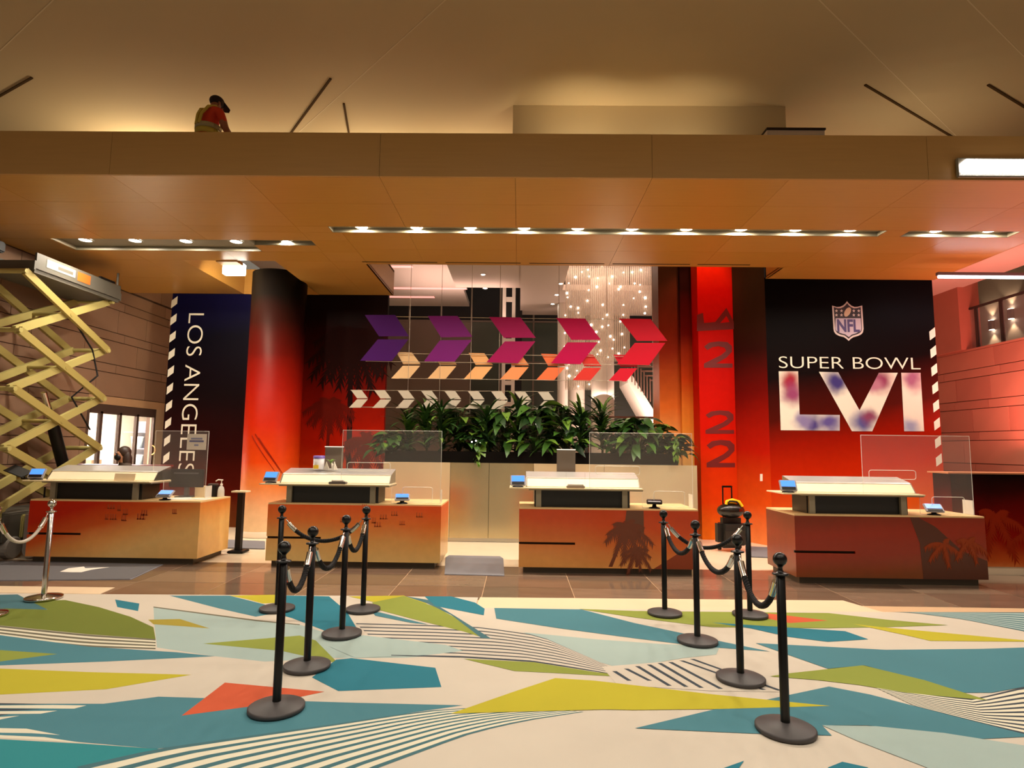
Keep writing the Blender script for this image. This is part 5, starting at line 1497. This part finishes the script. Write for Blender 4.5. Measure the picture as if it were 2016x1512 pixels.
# chassis
MB().box(-0.36, 0.36, -0.90, 0.95, 0.22, 0.62, bev=0.02).build('chassis', M_lgrey, lf)
MB().box(-0.34, 0.34, -0.95, -0.88, 0.30, 0.70, bev=0.015).build('front_cover', M_lift, lf)
MB().box(0.34, 0.39, -0.60, 0.65, 0.26, 0.58, bev=0.015).build('side_tray', M_lift, lf)
for sx in (-1, 1):
    for y in (-0.70, 0.72):
        MB().lathe([(0.001, -0.06), (0.13, -0.06), (0.15, -0.045), (0.15, 0.045), (0.13, 0.06), (0.001, 0.06)], 20, smooth=False, M=TR(sx*0.33, y, 0.15, 0, R(90), 0)).build('wheel', mat('tyre', srgb(132, 126, 118), 0.7), lf)
for x in (-0.12, 0.14):
    MB().tube([(x, -0.97, 0.35), (x, -0.97, 1.1)], 0.018, 8).build('ladder_rail', M_orange, lf)
for z in (0.5, 0.75, 1.0):
    MB().tube([(-0.12, -0.97, z), (0.14, -0.97, z)], 0.014, 8).build('ladder_rung', M_orange, lf)
# grey trolley case beside the lift
p = fl(52, 1078)
t = thing('grey_trolley', 'grey wheeled trolley case standing between the lift and the first desk', 'trolley', (-6.62, 8.55, 0))
t.location = (-6.76, 8.62, 0)
MB().box(-0.12, 0.14, -0.15, 0.15, 0.12, 0.62, bev=0.03).build('case', mat('trolley_grey', srgb(140, 124, 116), 0.5), t)
MB().lathe([(0.001, -0.03), (0.11, -0.03), (0.12, 0.0), (0.11, 0.03), (0.001, 0.03)], 18, smooth=False, M=TR(0.05, -0.17, 0.12, R(90), 0, 0)).build('wheel', mat('tyre', srgb(132, 126, 118), 0.7), t)
MB().lathe([(0.001, -0.035), (0.045, -0.035), (0.045, 0.035), (0.001, 0.035)], 12, M=TR(0.05, -0.17, 0.12, R(90), 0, 0)).build('hub', M_blackm, t)
MB().tube([(-0.05, 0.1, 0.6), (-0.05, 0.1, 0.95), (0.06, 0.1, 0.95), (0.06, 0.1, 0.6)], 0.012, 8).build('handle', M_blackm, t)

# ------------------------------------------------------------------ people
def skin_body(name, J, E, root, sub=2):
    """J: joint name -> (x, y, z, radius); E: list of joint pairs; returns MB of the grown surface"""
    names = list(J)
    me = bpy.data.meshes.new(name)
    me.from_pydata([J[n][:3] for n in names], [(names.index(a), names.index(b)) for a, b in E], [])
    o = bpy.data.objects.new(name, me)
    COL.objects.link(o)
    md = o.modifiers.new('skin', 'SKIN')
    md.use_smooth_shade = True
    sd = o.modifiers.new('sub', 'SUBSURF')
    sd.levels = sub; sd.render_levels = sub
    sv = me.skin_vertices[0].data
    for i, n in enumerate(names):
        r = J[n][3]
        sv[i].radius = r if isinstance(r, tuple) else (r, r)
        sv[i].use_root = (n == root)
    dg = bpy.context.evaluated_depsgraph_get()
    dg.update()
    ev = o.evaluated_get(dg).to_mesh()
    mb = MB()
    mb.add([w.co.copy() for w in ev.vertices], [list(p.vertices) for p in ev.polygons], 0, True)
    o.evaluated_get(dg).to_mesh_clear()
    bpy.data.objects.remove(o)
    return mb
def fingers(J, E, wrist, hand, dirv, side, tag_):
    """palm end point plus five unequal, bent fingers"""
    d = Vector(dirv).normalized(); s = Vector(side).normalized(); n = d.cross(s)
    h = Vector(J[hand][:3])
    for i, (off, ln) in enumerate(((-0.033, 0.055), (-0.012, 0.068), (0.010, 0.072), (0.031, 0.062))):
        a = h + s*off + d*0.02; b = a + d*ln*0.55 - n*0.006; c = b + d*ln*0.4 - n*0.022
        for k, p, r in (('a', a, 0.010), ('b', b, 0.009), ('c', c, 0.008)):
            J['%s%d%s' % (tag_, i, k)] = (p.x, p.y, p.z, r)
        E += [(hand, '%s%da' % (tag_, i)), ('%s%da' % (tag_, i), '%s%db' % (tag_, i)), ('%s%db' % (tag_, i), '%s%dc' % (tag_, i))]
    w = Vector(J[wrist][:3])
    a = w.lerp(h, 0.5) - s*0.035; b = a + d*0.03 - s*0.02; c = b + d*0.03
    for k, p, r in (('a', a, 0.012), ('b', b, 0.011), ('c', c, 0.009)):
        J[tag_+'t'+k] = (p.x, p.y, p.z, r)
    E += [(wrist, tag_+'ta'), (tag_+'ta', tag_+'tb'), (tag_+'tb', tag_+'tc')]
M_skin = mat('skin', srgb(196, 140, 108), 0.5)
M_skin2 = mat('skin_tan', srgb(150, 92, 60), 0.5)
# worker on the canopy roof, seen from behind, looking down to the right
wk = py(412, 262, 8.55)
t = thing('person', 'person in orange shirt and yellow safety vest standing on the canopy roof', 'person', (wk.x-0.05, 8.55, 5.09), R(-28))
t.scale = (1.06, 1.06, 1.06)
J = dict(pelvis=(0, 0, 0.92, 0.135), belly=(0, 0.02, 1.06, 0.13), chest=(0, 0.04, 1.24, 0.15), upper=(0, 0.06, 1.37, 0.12), neck=(0, 0.09, 1.47, 0.055), head=(0.0, 0.13, 1.56, 0.082), crown=(0.0, 0.14, 1.63, 0.07),
         shL=(-0.19, 0.06, 1.37, 0.068), elL=(-0.24, 0.10, 1.10, 0.05), wrL=(-0.16, 0.30, 1.02, 0.034), haL=(-0.12, 0.38, 1.02, 0.03),
         shR=(0.19, 0.06, 1.37, 0.068), elR=(0.26, 0.12, 1.11, 0.05), wrR=(0.20, 0.33, 1.04, 0.034), haR=(0.17, 0.41, 1.04, 0.03),
         hiL=(-0.10, 0, 0.86, 0.095), knL=(-0.11, 0.03, 0.48, 0.062), anL=(-0.12, 0, 0.09, 0.045), toL=(-0.13, 0.16, 0.035, 0.035),
         hiR=(0.10, 0, 0.86, 0.095), knR=(0.11, 0.03, 0.48, 0.062), anR=(0.12, 0, 0.09, 0.045), toR=(0.13, 0.16, 0.035, 0.035))
E = [('pelvis', 'belly'), ('belly', 'chest'), ('chest', 'upper'), ('upper', 'neck'), ('neck', 'head'), ('head', 'crown')]
for s in 'LR':
    E += [('upper', 'sh'+s), ('sh'+s, 'el'+s), ('el'+s, 'wr'+s), ('wr'+s, 'ha'+s), ('pelvis', 'hi'+s), ('hi'+s, 'kn'+s), ('kn'+s, 'an'+s), ('an'+s, 'to'+s)]
fingers(J, E, 'wrL', 'haL', (0.3, 0.9, 0), (1, 0, 0), 'fl'); fingers(J, E, 'wrR', 'haR', (-0.2, 0.9, 0), (-1, 0, 0), 'fr')
mb = skin_body('worker_body', J, E, 'pelvis')
M_shirt = mat('orange_shirt', srgb(206, 56, 14), 0.8)
M_trous = mat('dark_trousers', srgb(40, 36, 40), 0.8)
for i, f in enumerate(mb.f):
    c = sum((mb.v[k] for k in f), Vector())/len(f)
    if c.z < 0.93: mb.m[i] = 2 if c.z > 0.1 else 3
    elif c.z > 1.445 and abs(c.x) < 0.12: mb.m[i] = 0
    elif (abs(c.x) > 0.15 and c.z < 1.22 and c.y > 0.03) or c.y > 0.26: mb.m[i] = 0
    else: mb.m[i] = 1
mb.build('body', [M_skin2, M_shirt, M_trous, M_blackm], t)
M_vest = mat('safety_yellow', srgb(196, 176, 70), 0.7)
# vest bands wrapped round the torso
def band(z0, z1, rx, ry, cy, m, name, a0=0, a1=360, slope=0.0):
    b = MB()
    vs_ = []; n = 28
    for i in range(n+1):
        w = R(a0+(a1-a0)*i/n)
        for z in (z0, z1):
            vs_.append((rx*math.cos(w), cy+ry*math.sin(w)+slope*(z-z0), z))
    fs_ = [(2*i, 2*i+2, 2*i+3, 2*i+1) for i in range(n)]
    b.add(vs_, fs_, 0, True)
    o = b.build(name, m, t)
    md = o.modifiers.new('thick', 'SOLIDIFY'); md.thickness = 0.008
    return o
band(1.02, 1.10, 0.165, 0.165, 0.025, M_vest, 'vest_waist_band')
band(1.10, 1.17, 0.175, 0.172, 0.03, mat('vest_silver', srgb(170, 160, 120), 0.5), 'vest_silver_band')
for sx in (-1, 1):
    MB().tube([(sx*0.03, -0.135, 1.14), (sx*0.045, -0.11, 1.30), (sx*0.085, -0.045, 1.42), (sx*0.09, 0.06, 1.475), (sx*0.08, 0.16, 1.40), (sx*0.07, 0.19, 1.20)], 0.022, 8).build('vest_strap', M_vest, t)
cap = MB().ball((0, 0.135, 1.605), 0.098, 18, 12, sc=(0.92, 1.08, 0.85))
cap.add([(-0.075, 0.20, 1.60), (0.075, 0.20, 1.60), (0.06, 0.31, 1.545), (0.0, 0.335, 1.535), (-0.06, 0.31, 1.545), (-0.075, 0.20, 1.612), (0.075, 0.20, 1.612), (0.06, 0.31, 1.555), (0.0, 0.335, 1.545), (-0.06, 0.31, 1.555)],
        [(0, 1, 2, 3, 4), (9, 8, 7, 6, 5), (0, 5, 6, 1), (1, 6, 7, 2), (2, 7, 8, 3), (3, 8, 9, 4), (4, 9, 5, 0)])
cap.build('cap', mat('cap_black', srgb(34, 14, 12), 0.8), t)
fc = MB()
for sx in (-1, 1):
    fc.ball((sx*0.078, 0.12, 1.555), 0.02, 8, 6, sc=(0.5, 1, 1.4))
fc.ball((0, 0.225, 1.548), 0.016, 8, 6, sc=(0.8, 1, 1.3))
fc.build('ears_and_nose', M_skin2, t)
ey = MB()
for sx in (-1, 1): ey.ball((sx*0.03, 0.205, 1.568), 0.011, 8, 6)
ey.build('eyes', M_blackm, t)
MB().box(-0.022, 0.022, 0.205, 0.212, 1.518, 1.524).build('mouth', mat('lips', srgb(130, 60, 50), 0.5), t)
# clerk seated behind the first desk, head bent to the left
hp = py(244, 905, 9.6)
CX, CYy, CH = hp.x, 9.6, hp.z+0.14
ofs = CH-1.27
t = thing('person', 'person with long dark hair and black face mask seated behind the leftmost desk', 'person', (CX, CYy, 0), R(-38))
J = dict(pelvis=(0, 0.10, 0.56, 0.13), belly=(0, 0.08, 0.70, 0.115), chest=(0, 0.04, 0.90, 0.125), upper=(0, 0.02, 1.02, 0.10), neck=(0, -0.01, 1.11, 0.048), head=(0, -0.05, 1.21, 0.078), crown=(0, -0.04, 1.28, 0.068),
         shL=(-0.16, 0.02, 1.02, 0.058), elL=(-0.20, -0.05, 0.78, 0.043), wrL=(-0.12, -0.26, 0.80, 0.03), haL=(-0.09, -0.33, 0.80, 0.027),
         shR=(0.16, 0.02, 1.02, 0.058), elR=(0.20, -0.05, 0.78, 0.043), wrR=(0.12, -0.26, 0.80, 0.03), haR=(0.09, -0.33, 0.80, 0.027),
         hiL=(-0.10, 0.06, 0.54, 0.09), knL=(-0.11, -0.36, 0.52, 0.062), anL=(-0.11, -0.36, 0.09, 0.042), toL=(-0.11, -0.50, 0.035, 0.033),
         hiR=(0.10, 0.06, 0.54, 0.09), knR=(0.11, -0.36, 0.52, 0.062), anR=(0.11, -0.36, 0.09, 0.042), toR=(0.11, -0.50, 0.035, 0.033))
for k in list(J):
    if J[k][2] > 0.6:
        x, y, z, r = J[k]; J[k] = (x, y, z+ofs*min(1, (z-0.6)/0.3), r)
E = [('pelvis', 'belly'), ('belly', 'chest'), ('chest', 'upper'), ('upper', 'neck'), ('neck', 'head'), ('head', 'crown')]
for s in 'LR':
    E += [('upper', 'sh'+s), ('sh'+s, 'el'+s), ('el'+s, 'wr'+s), ('wr'+s, 'ha'+s), ('pelvis', 'hi'+s), ('hi'+s, 'kn'+s), ('kn'+s, 'an'+s), ('an'+s, 'to'+s)]
fingers(J, E, 'wrL', 'haL', (0.3, -0.9, 0), (-1, 0, 0), 'fl'); fingers(J, E, 'wrR', 'haR', (-0.3, -0.9, 0), (1, 0, 0), 'fr')
mb = skin_body('clerk_body', J, E, 'pelvis')
hz = J['head'][2]
for i, f in enumerate(mb.f):
    c = sum((mb.v[k] for k in f), Vector())/len(f)
    if c.z < 0.60: mb.m[i] = 2 if c.z > 0.1 else 3
    elif c.z > hz-0.125 and abs(c.x) < 0.1: mb.m[i] = 0
    elif c.y < -0.22: mb.m[i] = 0
    else: mb.m[i] = 1
mb.build('body', [M_skin, mat('clerk_top', srgb(70, 56, 46), 0.8), M_trous, M_blackm], t)
M_hair = mat('dark_hair', srgb(52, 34, 26), 0.5)
hb = MB().ball((0, 0.0, hz+0.035), 0.1, 18, 12, sc=(0.98, 0.98, 1.02))
hb.ball((-0.075, 0.02, hz-0.08), 0.07, 12, 10, sc=(0.6, 0.9, 2.0)); hb.ball((0.075, 0.02, hz-0.08), 0.07, 12, 10, sc=(0.6, 0.9, 2.0)); hb.ball((0, 0.06, hz-0.12), 0.09, 14, 10, sc=(1.0, 0.6, 1.8))
hb.build('hair', M_hair, t)
MB().ball((0, -0.085, hz-0.04), 0.062, 14, 10, sc=(1.0, 0.85, 0.85)).build('face_mask', M_blackm, t)
ey = MB()
for sx in (-1, 1): ey.ball((sx*0.03, -0.118, hz+0.018), 0.010, 8, 6)
ey.build('eyes', M_blackm, t)
MB().ball((0, -0.132, hz+0.0), 0.012, 8, 6, sc=(0.8, 1, 1.6)).build('nose', M_skin, t)
# office chair under the clerk
t = thing('office_chair', 'black office chair under the person behind the leftmost desk', 'chair', (CX+0.04, CYy+0.12, 0), R(-38))
MB().box(-0.23, 0.23, -0.24, 0.22, 0.36, 0.42, bev=0.02).build('seat', M_blackm, t)
MB().box(-0.21, 0.21, 0.23, 0.28, 0.50, 0.92, bev=0.02).build('backrest', M_blackm, t)
MB().box(-0.03, 0.03, 0.20, 0.24, 0.37, 0.6).build('back_bar', M_blackm, t)
MB().tube([(0, 0, 0.08), (0, 0, 0.36)], 0.025, 10).build('gas_post', M_chrome, t)
for k in range(5):
    w = R(72*k)
    MB().tube([(0, 0, 0.09), (0.26*math.cos(w), 0.26*math.sin(w), 0.05)], 0.016, 6).build('foot_spoke', M_blackm, t)
    MB().ball((0.26*math.cos(w), 0.26*math.sin(w), 0.026), 0.026, 8, 6).build('castor', M_blackm, t)
# low dark red back counter behind the clerk
p, q = py(118, 914, 10.2), py(312, 912, 10.2)
t = thing('back_counter', 'low dark red back counter before the glass shop door', 'counter', (0, 10.2, 0))
MB().box(p.x, q.x, 0.0, 0.4, 0.0, p.z-0.03).build('body', mat('counter_red', srgb(90, 14, 12), 0.5), t)
MB().box(p.x-0.02, q.x+0.02, -0.02, 0.42, p.z-0.03, p.z).build('top', mat('counter_red_top', srgb(120, 30, 24), 0.4), t)
